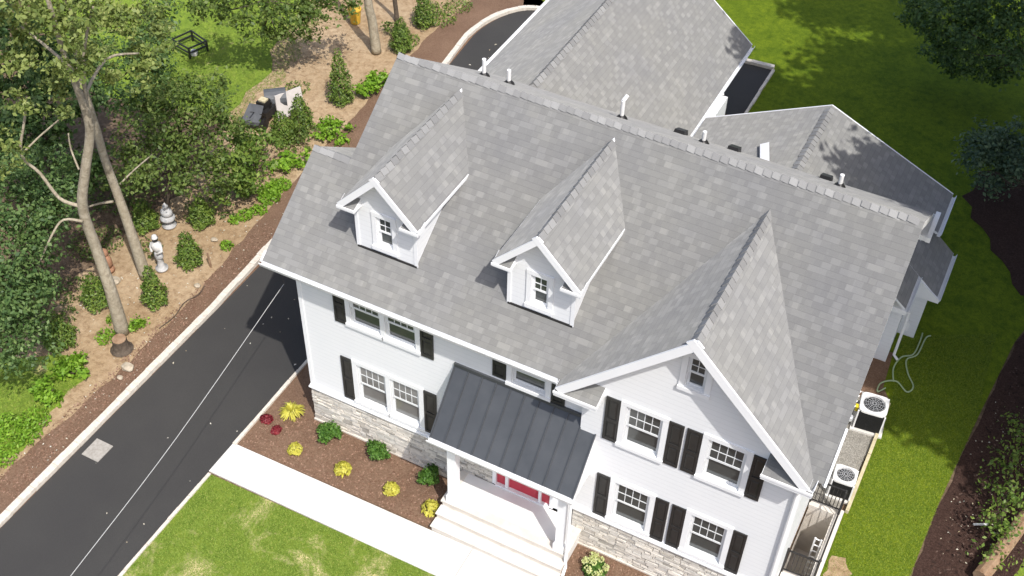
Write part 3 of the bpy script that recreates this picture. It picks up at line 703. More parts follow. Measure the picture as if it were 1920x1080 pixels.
# attached garage and rear wing
b = MB(); gx0, gx1, gc, gz, ge, gy = -1.83, 5.62, 1.895, 6.2, 3.2, 18.97
b.roof([(gx0, 8.9, ge), (gc, 8.9, gz), (gc, gy, gz), (gx0, gy, ge)], .08, 0, 1, (0, 1, 0))
b.roof([(gx1, 8.9, ge), (gx1, gy, ge), (gc, gy, gz), (gc, 8.9, gz)], .08, 0, 1, (0, -1, 0))
b.build('garage_roof', roof_mats, H)
ridge_caps('ridge_caps', (gc, 9.2, gz), (gc, gy, gz), (-1, 0, -.8), (1, 0, -.8), H, .17)
b = MB(); gutter(b, (gx0+.01, 8.96, ge), (gx0+.01, gy, ge), (-1, 0, 0)); gutter(b, (gx1-.01, gy, ge), (gx1-.01, 8.96, ge), (1, 0, 0))
rake(b, (gx0, gy+.02, ge), (gc, gy+.02, gz), .04, .18, .02); rake(b, (gc, gy+.02, gz), (gx1, gy+.02, ge), .04, .18, .02); b.build('garage_gutter', M['trim'], H)
b = MB(); b.box(-1.45, 4.95, 8.96, 18.6, -.05, 3.22); b.box(4.95, 5.84, 9.5, 16.05, -.05, 2.9)
b.prism([(-1.45, 18.6, 3.2), (4.95, 18.6, 3.2), (gc, 18.6, 6.0)], (0, -.1, 0)); b.build('garage_wall', [M['siding']], H)
b = MB()
for y0 in (10.2, 13.4): b.box(-1.49, -1.44, y0, y0+2.6, 0, 2.2)
b.build('garage_door', M['trim'], H)
b = MB(); b.tube([(5.68, 15.93, 3.05), (5.56, 15.93, 2.8), (5.53, 15.95, 2.3), (5.62, 15.93, 2.05), (5.80, 15.9, 1.97)], .05, 8); b.build('downspout', M['pipe'], H)
b = MB(); wx0, wx1, wc, wz, we, wy = 5.75, 13.62, 9.52, 5.1, 3.3, 14.02
b.roof([(wx0, 8.9, we), (wc, 8.9, wz), (wc, wy, wz), (wx0, wy, we)], .08, 0, 1, (0, 1, 0))
b.roof([(12.78, 8.9, 3.667), (12.78, 12.05, 3.667), (wx1, 12.05, we), (wx1, wy, we), (wc, wy, wz), (wc, 8.9, wz)], .08, 0, 1, (0, -1, 0))
b.build('rear_wing_roof', roof_mats, H)
ridge_caps('ridge_caps', (wc, 9.2, wz), (wc, wy, wz), (-1, 0, -.47), (1, 0, -.45), H, .16)
b = MB(); gutter(b, (wx1-.01, wy, we), (wx1-.01, 12.05, we), (1, 0, 0)); rake(b, (wx0, wy+.02, we), (wc, wy+.02, wz), .04, .18, .02); rake(b, (wc, wy+.02, wz), (wx1, wy+.02, we), .04, .18, .02); b.build('rear_wing_gutter', M['trim'], H)
b = MB(); b.box(6.1, 12.9, 8.96, 13.7, -.05, 3.3); b.box(12.9, 13.25, 12.1, 13.69, -.05, 3.28); b.prism([(6.1, 13.7, 3.3), (13.25, 13.7, 3.3), (wc, 13.7, 4.93)], (0, -.1, 0)); b.build('rear_wing_wall', [M['siding']], H)
b = MB(); b.prism([(8.08, 11.9, 4.49), (8.32, 11.95, 4.62), (8.75, 10.6, 4.80), (8.5, 10.55, 4.70)], (0, 0, .05)); b.prism([(8.45, 10.9, 4.70), (8.7, 10.8, 4.82), (8.1, 10.3, 4.58), (8.0, 10.5, 4.48)], (0, 0, .06)); b.build('downspout', M['pipe'], H)
# side bump-out with its two-part pent roof
b = MB(); b.box(12.9, 13.50, 9.72, 12.09, -.05, 2.45); b.box(13.5, 14.0, 11.1, 12.9, -.05, 1.95); b.build('bump_out_wall', [M['siding']], H)
b = MB()
b.roof([(12.72, 9.36, 3.22), (13.54, 9.36, 2.53), (13.54, 10.9, 2.53), (12.72, 10.9, 3.22)], .07, 0, 1, (0, 1, 0))
b.roof([(12.72, 10.903, 3.223), (14.22, 10.903, 1.961), (14.22, 13.05, 1.961), (12.72, 13.05, 3.223)], .07, 0, 1, (0, 1, 0))
b.build('bump_out_roof', roof_mats, H)
b = MB(); gutter(b, (13.53, 9.33, 2.53), (13.53, 10.88, 2.53), (1, 0, 0)); gutter(b, (14.215, 10.86, 1.96), (14.215, 13.06, 1.96), (1, 0, 0))
b.box(12.95, 13.6, 9.30, 9.345, 2.34, 2.50); b.hull8([(13.56, 10.84, 1.80), (14.3, 10.84, 1.80), (14.3, 10.9, 1.80), (13.56, 10.9, 1.80), (13.56, 10.84, 2.46), (14.3, 10.84, 1.93), (14.3, 10.9, 1.93), (13.56, 10.9, 2.46)])
b.build('bump_out_gutter', M['trim'], H)
b = MB(); b.tube([(13.66, 10.0, 1.9), (13.66, 10.0, .1), (13.8, 9.9, .06)], .04, 8); b.box(13.62, 13.78, 10.3, 10.42, .9, 1.2); b.build('downspout', M['pipe'], H)
# roof vents
for i, (x, y, h, cap) in enumerate(((1.47, 7.0, .52, 0), (2.24, 6.95, .42, 0), (5.31, 7.45, .55, 1), (7.43, 8.0, .36, 0), (11.1, 7.8, .36, 0))):
    z = zr(y); b = MB(); b.tube([(x, y, z-.05), (x, y, z+h)], .055, 12)
    if cap: b.tube([(x, y, z+h), (x+.06, y+.12, z+h+.12)], [.055, .05], 12)
    v = b.build('vent_pipe', M['pipe'], H)
    b = MB(); b.lathe([(.16, -.02), (.13, .03), (.075, .09), (.056, .1)], (x, y, z), 14); b.build('flashing', M['black'], v)
for x in (6.49, 8.03, 10.57):
    y = 9.05; z = zr(y); b = MB()
    b.hull8([(x-.16, y-.2, z+.12), (x+.16, y-.2, z+.12), (x+.16, y+.16, z-.13), (x-.16, y+.16, z-.13), (x-.14, y-.18, z+.24), (x+.14, y-.18, z+.24), (x+.14, y+.16, z+.06), (x-.14, y+.16, z+.06)])
    b.build('roof_vent', M['blackplastic'], H)

# crown clumps (x, y, z, radius) and limb paths (x, y, z, radius)
CL = {
  'T1': [(-8.35, 0.75, 9.6, 0.67), (-8.02, 1.51, 9.6, 0.59), (-8.04, -0.06, 9.0, 0.52), (-7.78, 0.55, 9.2, 0.52), (-7.54, 1.52, 9.2, 0.52), (-6.99, 1.85, 8.8, 0.52), (-6.97, 2.73, 8.8, 0.59), (-7.3, 2.83, 9.2, 0.52), (-7.07, 3.95, 8.6, 0.59), (-6.65, 2.74, 8.0, 0.59), (-6.94, 3.67, 7.8, 0.52), (-6.57, 2.67, 7.4, 0.44), (-7.25, 1.75, 9.4, 0.44), (-7.93, -0.18, 8.0, 0.44), (-7.82, 0.82, 8.0, 0.33), (-7.6, 0.57, 7.4, 0.41), (-8.17, -0.61, 7.2, 0.44), (-8.01, -0.89, 6.6, 0.44), (-6.69, 1.81, 8.2, 0.3), (-7.41, 4.41, 8.0, 0.37), (-8.35, 1.38, 9.8, 0.52), (-7.52, 1.99, 9.8, 0.52), (-6.97, 3.23, 9.4, 0.59), (-5.35, -0.43, 10.8, 0.44), (-5.08, 0.13, 11.0, 0.44), (-5.7, -0.69, 10.2, 0.37), (-6.11, -0.31, 11.2, 0.52), (-5.26, 0.38, 9.8, 0.37), (-5.49, -0.26, 9.8, 0.3), (-5.17, 0.1, 11.4, 0.52), (-5.76, -0.26, 11.0, 0.44)],
  'U1': [(-8.71, 5.85, 4.0, 0.77), (-8.16, 6.48, 3.6, 0.77), (-8.67, 4.92, 3.6, 0.69), (-8.29, 5.75, 3.2, 0.77), (-8.13, 7.12, 3.0, 0.69), (-9.04, 4.56, 4.2, 0.6), (-9.11, 6.61, 4.0, 0.6), (-8.84, 7.59, 3.4, 0.6), (-7.76, 6.81, 2.6, 0.6), (-9.6, 6.0, 3.4, 0.69)],
  'U2': [(-8.43, 3.24, 3.0, 0.69), (-8.15, 4.13, 3.0, 0.69), (-7.59, 4.4, 2.4, 0.69), (-7.22, 5.19, 2.2, 0.69), (-7.95, 5.43, 2.6, 0.69), (-7.38, 6.17, 2.0, 0.6), (-8.47, 5.02, 3.0, 0.6), (-8.63, 4.02, 3.2, 0.6), (-7.05, 5.22, 1.6, 0.52), (-9.33, 3.93, 3.4, 0.52)],
  'U3': [(-9.19, -0.5, 4.4, 1.0), (-8.41, -0.55, 4.0, 0.9), (-8.13, -1.62, 3.8, 1.0), (-7.6, -2.27, 3.0, 1.0), (-7.41, -2.76, 2.2, 0.9), (-9.04, 0.92, 4.2, 0.8), (-8.71, 0.18, 4.0, 0.8), (-9.73, 0.1, 4.8, 0.9), (-7.92, -1.26, 3.2, 0.8), (-8.49, -1.61, 4.4, 0.9), (-7.7, -2.79, 3.4, 1.0), (-7.48, -2.22, 2.4, 0.8), (-7.43, -3.33, 2.2, 0.8), (-9.66, 1.69, 4.2, 0.6), (-8.77, 0.56, 3.4, 0.6), (-7.7, -2.33, 3.6, 0.8)],
  'U4': [(-12.02, 11.31, 3.6, 0.6), (-11.42, 12.22, 3.0, 0.6), (-10.3, 12.67, 3.4, 0.75), (-9.61, 13.34, 2.6, 0.65), (-10.15, 12.87, 2.2, 0.5), (-9.03, 14.04, 2.8, 0.75), (-8.37, 14.48, 3.2, 0.7), (-11.68, 11.87, 4.0, 0.8), (-9.44, 13.8, 1.8, 0.4), (-11.46, 12.83, 2.0, 0.4), (-9.91, 14.0, 3.0, 0.8)],
  'U5': [(-11.43, 8.12, 4.4, 0.7), (-10.81, 7.73, 3.8, 0.55), (-10.9, 6.98, 4.0, 0.7), (-11.39, 6.7, 4.6, 0.9), (-11.81, 9.04, 4.6, 0.7), (-10.59, 5.46, 4.0, 0.8), (-11.03, 5.03, 4.5, 0.9), (-10.57, 6.8, 3.4, 0.6)],
  'U6': [(-10.88, 3.49, 2.5, 0.9), (-12.56, 3.37, 3.0, 1.0), (-12.34, 4.96, 3.5, 1.0), (-13.53, 3.64, 3.5, 1.2), (-13.78, 5.01, 4.0, 1.2), (-13.29, 5.99, 4.2, 1.2), (-14.56, 5.26, 5.0, 1.2), (-10.58, 3.47, 2.0, 0.7), (-12.17, 2.35, 3.2, 1.0)],
  'U7': [(-7.01, 6.01, 1.6, 0.5), (-7.3, 7.11, 1.6, 0.5), (-8.02, 8.32, 1.3, 0.45), (-7.47, 6.26, 1.9, 0.5), (-7.2, 7.72, 1.0, 0.35), (-8.05, 7.7, 1.7, 0.5), (-7.72, 8.6, 1.0, 0.4), (-7.11, 5.72, 1.0, 0.4), (-6.9, 6.33, 1.2, 0.45)],
  'R1': [(14.31, 18.58, 2.4, 0.8), (13.99, 18.18, 2.0, 0.7), (14.8, 18.47, 2.0, 0.7), (13.89, 18.7, 2.6, 0.6), (14.77, 19.33, 2.4, 0.6), (15.02, 18.78, 2.2, 0.7), (14.58, 18.44, 1.6, 0.6), (13.74, 18.72, 2.2, 0.5), (14.55, 18.92, 0.8, 0.6), (15.0, 19.05, 1.0, 0.6)],
  'R2': [(9.72, 24.48, 3.0, 0.59), (10.26, 24.28, 2.6, 0.51), (11.35, 22.89, 4.0, 0.94), (10.55, 23.6, 3.6, 0.77), (12.39, 22.3, 4.0, 0.85), (12.86, 22.99, 4.4, 0.85), (11.83, 22.82, 3.0, 0.68), (13.72, 21.9, 4.0, 0.77), (12.03, 23.51, 4.4, 0.85), (11.13, 23.42, 3.0, 0.59), (13.39, 23.31, 4.8, 0.85), (12.06, 24.77, 1.4, 0.77), (13.04, 24.72, 1.4, 0.77), (11.32, 24.97, 1.4, 0.68), (13.78, 24.59, 1.6, 0.77), (12.33, 23.97, 2.4, 0.77)],
  'R3': [(17.4, 5.21, 0.7, 0.37), (17.44, 5.91, 0.8, 0.37), (17.5, 6.71, 0.8, 0.33), (17.55, 4.08, 0.5, 0.33), (17.56, 4.77, 0.9, 0.37), (17.68, 5.57, 0.9, 0.37), (17.44, 7.57, 0.7, 0.41), (17.25, 7.04, 0.5, 0.33), (17.09, 6.27, 0.6, 0.29), (17.42, 8.3, 0.8, 0.41), (17.56, 4.72, 0.5, 0.33)],
}
LINES = {
  'trunk1': [(-6.86, -0.01, 0.0, 0.22), (-6.85, 0.0, 1.7, 0.175), (-7.04, 0.09, 3.1, 0.155), (-7.03, 0.04, 4.7, 0.14), (-6.7, 0.2, 6.0, 0.13), (-6.41, 0.36, 7.0, 0.12), (-6.22, 0.34, 7.7, 0.12), (-6.11, 0.18, 8.8, 0.09), (-5.95, -0.07, 10.2, 0.065), (-5.85, -0.15, 12.0, 0.05)],
  'limb1a': [(-6.23, 0.32, 7.6, 0.08), (-6.12, 0.38, 8.6, 0.06), (-5.91, 0.54, 9.8, 0.04), (-5.45, 0.71, 11.0, 0.03)],
  'limb1b': [(-7.05, -0.01, 4.8, 0.06), (-7.53, -0.19, 5.0, 0.05), (-7.86, -0.29, 5.8, 0.045), (-8.17, -0.43, 6.4, 0.04), (-7.97, -0.16, 7.4, 0.035), (-7.93, 0.09, 8.0, 0.025)],
  'limb1c': [(-6.95, -0.15, 4.4, 0.045), (-7.34, -0.42, 4.5, 0.035), (-7.49, -0.8, 4.2, 0.03), (-7.72, -1.39, 3.4, 0.02)],
  'limb1d': [(-6.87, 0.15, 6.0, 0.03), (-7.21, 0.36, 6.4, 0.025), (-7.18, 0.4, 6.9, 0.02)],
  'limb1e': [(-8.17, -0.43, 6.4, 0.03), (-7.85, 0.05, 6.8, 0.025), (-7.45, 0.44, 7.2, 0.02)],
  'limb1f': [(-6.14, 0.4, 8.5, 0.05), (-6.59, 1.72, 8.6, 0.04), (-6.52, 2.75, 8.2, 0.025)],
  'limb1g': [(-6.28, 0.32, 9.2, 0.05), (-7.18, 0.54, 9.4, 0.04), (-8.15, 0.73, 9.6, 0.025)],
  'trunk2': [(-7.78, 2.15, 0.0, 0.19), (-8.01, 2.24, 1.6, 0.155), (-8.26, 2.33, 3.1, 0.135), (-8.33, 2.28, 4.3, 0.12), (-8.38, 2.31, 5.4, 0.12), (-8.38, 2.27, 7.2, 0.1), (-8.15, 2.28, 8.6, 0.08), (-7.9, 2.11, 10.6, 0.06)],
  'limb2a': [(-8.36, 2.19, 2.8, 0.045), (-8.46, 1.75, 3.0, 0.035), (-8.47, 1.26, 3.2, 0.025)],
  'limb2b': [(-8.33, 2.58, 3.2, 0.03), (-8.2, 3.08, 3.4, 0.025), (-8.22, 3.95, 3.4, 0.02)],
  'trunk3': [(-8.24, 16.31, 0.0, 0.2), (-8.39, 16.38, 1.3, 0.175), (-8.5, 16.35, 2.2, 0.16), (-8.76, 16.5, 5.5, 0.12), (-9.38, 17.31, 10.0, 0.08)],
  'trunk4': [(-8.71, 18.62, 0.0, 0.1), (-8.82, 18.69, 0.9, 0.09), (-8.83, 18.26, 4.5, 0.06)],
  'log': [(17.47, 3.4, 0.25, 0.2), (17.8, 4.49, 0.3, 0.2), (18.15, 5.74, 0.35, 0.19)],
  'wire': [(-0.6, 0.2, 4.7, 0.0), (0.37, -5.17, 5.0, 0), (1.07, -9.09, 5.5, 0), (1.43, -10.93, 5.8, 0)],
  'hose': [(13.77, 8.68, 0.0, 0), (13.6, 8.43, 0.0, 0), (13.61, 8.82, 0.0, 0), (13.98, 9.09, 0.0, 0), (14.35, 8.83, 0.0, 0), (14.47, 9.13, 0.0, 0), (14.2, 9.57, 0.0, 0), (14.04, 10.08, -0.0, 0), (14.27, 10.45, 0.0, 0), (14.33, 11.22, -0.0, 0), (14.44, 11.41, 0.0, 0)],
  'hose2': [(13.91, 9.05, 0.0, 0), (13.78, 9.57, -0.0, 0), (13.88, 10.11, 0.0, 0), (14.16, 10.39, -0.0, 0), (14.21, 11.03, 0.0, 0), (14.2, 11.4, 0.0, 0)],
}

# ================================================================== THINGS ROUND THE HOUSE
# basement well with railings
t = empty('basement_well', (13.38, 2.5, 0), 'sunken concrete basement well beside the right end of the house', 'areaway')
b = MB(); D = -1.9
b.face([(PX0, PY1, D), (PX1, PY1, D), (PX1, PY1, .02), (PX0, PY1, .02)]); b.face([(PX0, PY0, D), (PX0, PY0, .02), (PX1, PY0, .02), (PX1, PY0, D)])
b.face([(PX0, PY0, D), (PX0, PY1, D), (PX0, PY1, .02), (PX0, PY0, .02)][::-1]); b.face([(PX1, PY0, D), (PX1, PY1, D), (PX1, PY1, .02), (PX1, PY0, .02)])
b.face([(PX0, PY0, D), (PX1, PY0, D), (PX1, PY1, D), (PX0, PY1, D)])
b.build('well_wall', M['limestone'], t)
b = MB(); b.box(PX1, 13.92, .6, 3.85, -.05, .10); b.box(13.03, PX1-.002, PY1+.002, 3.85, -.05, .09); b.box(13.03, PX1-.002, .8, PY0-.002, -.05, .06); b.build('well_kerb', M['limestone'], t)
b = MB()
for x in (13.50, 13.66): b.bar((x, 2.62, D), (x, 2.50, .35), .045, .03, (0, 1, 0))
for k in range(8):
    z = D+.25+k*.28; y = 2.62-.12*(z-D)/(2.25); b.tube([(13.50, y, z), (13.66, y, z)], .018, 6)
b.build('ladder', M['pipe'], t)
def railing(label, P, Q, n, scroll=False):
    P, Q = Vector(P), Vector(Q); t = empty('railing', P, label, 'railing', 'black iron railings round the basement well')
    for k, (h, w) in enumerate(((.92, .045), (.12, .028))):
        b = MB(); b.bar(P+Vector((0, 0, h)), Q+Vector((0, 0, h)), w, .028); b.build('rail', M['black'], t)
    for X in (P, Q):
        b = MB(); b.box(X.x-.025, X.x+.025, X.y-.025, X.y+.025, 0, .98); b.lathe([(.03, .98), (.04, 1.01), (.03, 1.05), (.005, 1.06)], (X.x, X.y, 0), 8); b.box(X.x-.05, X.x+.05, X.y-.05, X.y+.05, .0, .02); b.build('post', M['black'], t)
    for i in range(1, n):
        X = P.lerp(Q, i/n); b = MB(); b.tube([X+Vector((0, 0, .12)), X+Vector((0, 0, .91))], .011, 6); b.build('baluster', M['black'], t)
    return t
railing('black iron railing across the far end of the basement well, nearest the air conditioners', (13.03, 3.74, .07), (13.80, 3.74, .10), 8)
railing('black iron railing across the near end of the basement well', (13.03, 1.36, .05), (13.80, 1.36, .10), 8)
railing('long black iron railing along the lawn side of the basement well', (13.81, 1.42, .10), (13.81, 3.68, .10), 17)
# air conditioners
def condenser(label, cx, cy, w, d, h, rz):
    t = empty('air_conditioner', (cx, cy, 0), label, 'air conditioner', 'outdoor air conditioner units on the gravel')
    t.rotation_euler = (0, 0, rz); ORIG[t.name] = Vector((0, 0, 0))
    b = MB(); b.box(-w/2-.06, w/2+.06, -d/2-.06, d/2+.06, -.02, .05); b.build('pad', M['concrete'], t)
    b = MB(); b.box(-w/2+.02, w/2-.02, -d/2+.02, d/2-.02, .06, h-.07)
    n = 18
    for i in range(n):
        z = .10+(h-.22)*i/n
        b.box(-w/2+.012, w/2-.012, -d/2+.008, -d/2+.03, z, z+.016); b.box(-w/2+.008, -w/2+.03, -d/2+.012, d/2-.012, z, z+.016); b.box(w/2-.03, w/2-.008, -d/2+.012, d/2-.012, z, z+.016)
    b.build('louvre_panel', M['grille'], t)
    b = MB()
    for sx in (-1, 1):
        for sy in (-1, 1): b.box(sx*(w/2-.02)-.02, sx*(w/2-.02)+.02, sy*(d/2-.02)-.02, sy*(d/2-.02)+.02, .05, h-.06)
    b.build('corner_post', M['acpaint'], t)
    # top pan: rounded square with a round opening
    b = MB(); N = 48; rin = min(w, d)*.40
    def sq(a, s):
        ca, sa = math.cos(a), math.sin(a); p = 6.0; r = 1/((abs(ca)**p+abs(sa)**p)**(1/p)); return (ca*r*w/2*s, sa*r*d/2*s)
    rings = []
    for z, f in ((h-.09, ('s', 1.0)), (h-.02, ('s', 1.0)), (h, ('s', .95)), (h+.005, ('c', rin*1.06)), (h-.02, ('c', rin)), (h-.10, ('c', rin*.97))):
        ring = []
        for j in range(N):
            a = 2*math.pi*j/N; x, y = sq(a, f[1]) if f[0] == 's' else (f[1]*math.cos(a), f[1]*math.sin(a)); ring.append((x, y, z))
        rings.append(ring)
    for A, B in zip(rings[:-1], rings[1:]):
        for j in range(N): b.face([A[j], A[(j+1) % N], B[(j+1) % N], B[j]])
    b.build('top_cover', M['acpaint'], t, smooth=False)
    b = MB(); b.lathe([(rin, h-.16), (rin*.2, h-.15)], (0, 0, 0), 24); b.lathe([(.10, h-.25), (.10, h-.12), (.03, h-.10)], (0, 0, 0), 16)
    for k in range(3):
        a = 2*math.pi*k/3+.4; p = []
        for rr, wd in ((.10, .35), (rin*.6, .42), (rin*.92, .36)):
            p.append(((rr*math.cos(a-wd), rr*math.sin(a-wd), h-.20), (rr*math.cos(a+wd), rr*math.sin(a+wd), h-.13)))
        for (A, B), (C_, D_) in zip(p[:-1], p[1:]): b.prism([A, B, D_, C_], (0, 0, .006))
    b.build('fan', M['acfan'], t)
    b = MB()
    for rr in (.2, .4, .6, .8, .98): b.tube([(rin*rr*math.cos(a), rin*rr*math.sin(a), h+.004) for a in np.linspace(0, 2*math.pi, 25)], .004, 4, cap=False)
    for k in range(12): a = 2*math.pi*k/12; b.tube([(.03*math.cos(a), .03*math.sin(a), h+.006), (rin*math.cos(a), rin*math.sin(a), h+.003)], .004, 4)
    b.build('fan_guard', M['acfan'], t)
condenser('larger white topped air conditioner on the gravel, behind the yellow tag', 13.66, 7.16, .76, .74, .84, math.radians(6))
condenser('smaller white topped air conditioner next to the black iron railing', 13.63, 4.50, .60, .58, .74, math.radians(4))
t = empty('tag_stake', (13.30, 6.93, 0), 'bright yellow tag standing beside the larger air conditioner', 'tag')
b = MB(); b.tube([(13.30, 6.93, 0), (13.30, 6.93, .75)], .012, 6); b.build('stake', M['pipe'], t)
b = MB(); b.box(13.22, 13.38, 6.915, 6.93, .55, .76); b.box(13.21, 13.39, 6.86, 6.99, .76, .775); b.build('card', M['yellow'], t)
t = empty('utility_meters', (13.12, 6.5, 0), 'black utility boxes with white pipes on the house side wall', 'meter')
b = MB(); b.box(13.03, 13.20, 6.35, 6.75, .9, 1.5); b.box(13.03, 13.18, 6.02, 6.28, .8, 1.2); b.box(13.2, 13.215, 6.40, 6.70, .95, 1.45); b.build('meter_box', M['black'], t)
for y in (6.1, 6.3, 6.5, 6.68):
    b = MB(); b.tube([(13.1, y, .0), (13.1, y, .9)], .025, 8); b.tube([(13.1, y, 1.5), (13.16, y, 1.62), (13.24, y-.02, 1.6)], .03, 8); b.build('conduit', M['pipe'], t)
b = MB(); b.lathe([(.085, 0), (.085, .12), (.06, .15)], (13.2, 6.13, 1.0), 14); b.build('dial', M['acfan'], t)
b = MB()
for (p, q) in (((13.98, 3.9, .03), (14.0, 6.0, .03)), ((14.0, 6.03, .03), (14.01, 8.1, .03))): b.bar(p, q, .09, .14)
tag(b.build('edging_timber', M['timber']), 'pale timber edging board between the gravel and the sunny side lawn', 'edging')
for nm, key in (('hose', 'hose'), ('hose', 'hose2')): pass
def smooth_path(P, n=6):
    P = [Vector(p) for p in P]; out = []
    for i in range(len(P)-1):
        p0, p1, p2, p3 = P[max(i-1, 0)], P[i], P[i+1], P[min(i+2, len(P)-1)]
        for k in range(n):
            t_ = k/n; out.append(.5*((2*p1)+(p2-p0)*t_+(2*p0-5*p1+4*p2-p3)*t_*t_+(3*p1-p0-3*p2+p3)*t_**3))
    return out+[P[-1]]
b = MB()
for key in ('hose', 'hose2'): b.tube([p+Vector((0, 0, .012)) for p in smooth_path([q[:3] for q in LINES[key]])], .022, 8)
tag(b.build('garden_hose', M['hose']), 'pale green garden hose lying in loops on the shaded side lawn', 'hose')
# overhead cable
b = MB(); b.tube(smooth_path([q[:3] for q in LINES['wire']]), .0072, 6)
b.tube([(-.6, .2, 4.7), (-.595, .22, 5.0), (-.59, .25, 5.76)], .006, 5, 1)
tag(b.build('service_cable', [M['cable'], M['black']]), 'thin white overhead cable crossing above the black driveway', 'cable')
# drain cover
t = empty('drain_cover', (-4.52, -3.75, 0), 'square concrete drain cover set in the black driveway', 'drain cover')
b = MB(); b.box(-4.80, -4.24, -4.06, -3.45, -.03, .012); b.build('frame', M['drain'], t)
b = MB()
for i in range(6): b.box(-4.68+i*.062, -4.645+i*.062, -3.92, -3.60, .012, .016)
b.build('grate', M['drain'], t)
# statues
def figure(name, label, loc, mats, tiers):
    t = empty(name, loc, label, 'statue')
    for part, prof, mt, kw in tiers:
        b = MB(); b.lathe(prof, loc, 14, 0, *kw); b.build(part, mats[mt], t, smooth=True)
    return t
t = figure('garden_statue', 'white upright garden statue on a slim grey pedestal beside the driveway bed', (-7.60, 2.70, 0), [M['stonefig'], M['whitefig'], M['black']],
    [('pedestal', [(.20, 0), (.20, .06), (.11, .1), (.085, .40), (.11, .46)], 0, (1, 1)),
     ('skirt', [(.12, .46), (.15, .52), (.14, .66), (.11, .74)], 0, (1, .85)),
     ('torso', [(.11, .74), (.17, .84), (.20, .95), (.175, 1.06), (.07, 1.12), (.05, 1.14)], 1, (1, .75)),
     ('head', [(.05, 1.13), (.085, 1.18), (.095, 1.24), (.08, 1.30)], 2, (1, 1)),
     ('hat', [(.11, 1.29), (.08, 1.31), (.075, 1.38), (.03, 1.41)], 1, (1, 1))])
o = Vector((-7.60, 2.70, 0))
for sx in (-1, 1):
    b = MB(); b.tube([o+Vector((sx*.16, 0, 1.02)), o+Vector((sx*.22, -.04, .86)), o+Vector((sx*.10, -.15, .78))], [.05, .045, .035], 8); b.build('arm', M['whitefig'], t, smooth=True)
t = figure('garden_statue', 'grey tiered stone garden ornament standing in the shade of the trees', (-8.70, 4.42, 0), [M['stonefig'], M['whitefig']],
    [('base', [(.22, 0), (.24, .05), (.12, .12), (.11, .22)], 0, (1, 1)), ('bowl', [(.12, .22), (.24, .30), (.25, .36), (.19, .42), (.15, .44)], 0, (1, 1)),
     ('torso', [(.15, .44), (.21, .52), (.19, .64), (.10, .72)], 0, (1, .85)), ('head', [(.07, .71), (.10, .77), (.09, .84), (.04, .90), (.015, .96)], 0, (1, 1))])
t = figure('garden_statue', 'small orange terracotta garden figure beside the nearest tall trunk', (-9.0, 1.85, 0), [M['terracotta'], M['stonefig']],
    [('base', [(.2, 0), (.2, .1), (.13, .14)], 0, (1, 1)), ('torso', [(.13, .14), (.2, .3), (.19, .5), (.12, .62)], 0, (1, .8)), ('head', [(.08, .61), (.14, .70), (.13, .8), (.05, .88)], 0, (1, 1))])
# stump, rocks, stake
t = empty('tree_stump', (-6.42, -.55, 0), 'short sawn tree stump standing in front of the tall trunk', 'stump')
b = MB(); b.lathe([(.34, 0), (.26, .1), (.22, .25), (.21, .42)], (-6.42, -.55, 0), 14); b.build('trunk', M['bark2'], t)
b = MB(); b.lathe([(.205, .42), (.20, .44), (.05, .45)], (-6.42, -.55, 0), 14); b.build('cut_face', M['wood'], t)
def rock(label, x, y, r, seed):
    rn = random.Random(seed); bm = bmesh.new(); bmesh.ops.create_icosphere(bm, subdivisions=2, radius=r)
    for v in bm.verts: v.co = Vector((v.co.x*1.2, v.co.y, v.co.z*.6))*rn.uniform(.82, 1.15) 
    me = bpy.data.meshes.new('rock'); bm.to_mesh(me); bm.free(); me.materials.append(M['fieldstone']); ob = bpy.data.objects.new('rock', me); COL.objects.link(ob); ob.location = (x, y, r*.25)
    ob['label'] = label; ob['category'] = 'rock'; ob['group'] = 'loose rocks on the mulch strip'
rock('largest buff rock on the mulch strip below the stump', -5.78, -1.04, .17, 1)
rock('small buff rock just in front of the largest rock', -5.72, -1.45, .08, 2)
rock('buff rock at the edge of the mulch beside the conical shrubs', -6.15, 2.6, .09, 3)
rock('buff rock at the foot of the conical shrub near the roof edge', -7.0, 4.55, .10, 4)
rock('long buff rock beside the terracotta figure', -8.5, 1.55, .16, 5)
b = MB(); b.bar((-6.32, 3.5, -.05), (-6.38, 3.52, .55), .05, .05, (1, 0, 0))
tag(b.build('wooden_stake', M['wood']), 'short leaning wooden stake at the edge of the mulch strip', 'stake')
b = MB(); b.tube(smooth_path([(-6.0, .6, .02), (-5.9, 1.2, .05), (-6.0, 1.8, .06), (-5.85, 2.3, .05), (-5.95, 2.7, .03)]), [.012]*24+[.01], 6)
tag(b.build('fallen_branch', M['bark2']), 'thin bare fallen branch lying across the mulch strip', 'branch')
# equipment by the trees
t = empty('yard_machine', (-9.3, 10.7, 0), 'dark grey yard machine with a rounded hood and bare engine, beside a pale panel', 'machine')
o = Vector((-9.3, 10.7, 0))
ORIG[t.name] = o
b = MB(); b.tube([o+Vector((-.35, .35, .55)), o+Vector((.25, .85, .55))], [.36, .36], 16); b.build('hood', M['tarp'], t)
b = MB(); b.box(o.x-.45, o.x+.2, o.y-.35, o.y+.3, .25, .55); b.box(o.x-.3, o.x+.05, o.y-.2, o.y+.2, .55, .8); b.tube([o+Vector((.1, 0, .5)), o+Vector((.3, -.05, .9))], .03, 6); b.build('engine', M['black'], t)
b = MB(); b.box(o.x-.25, o.x+.02, o.y-.12, o.y+.12, .80, .86); b.build('air_filter', M['timber'], t)
b = MB(); b.prism([o+Vector((-.5, -.95, .25)), o+Vector((.15, -.75, .25)), o+Vector((.1, -.35, .72)), o+Vector((-.45, -.45, .72))], (.05, .02, .14)); b.build('deck', M['tarp'], t)
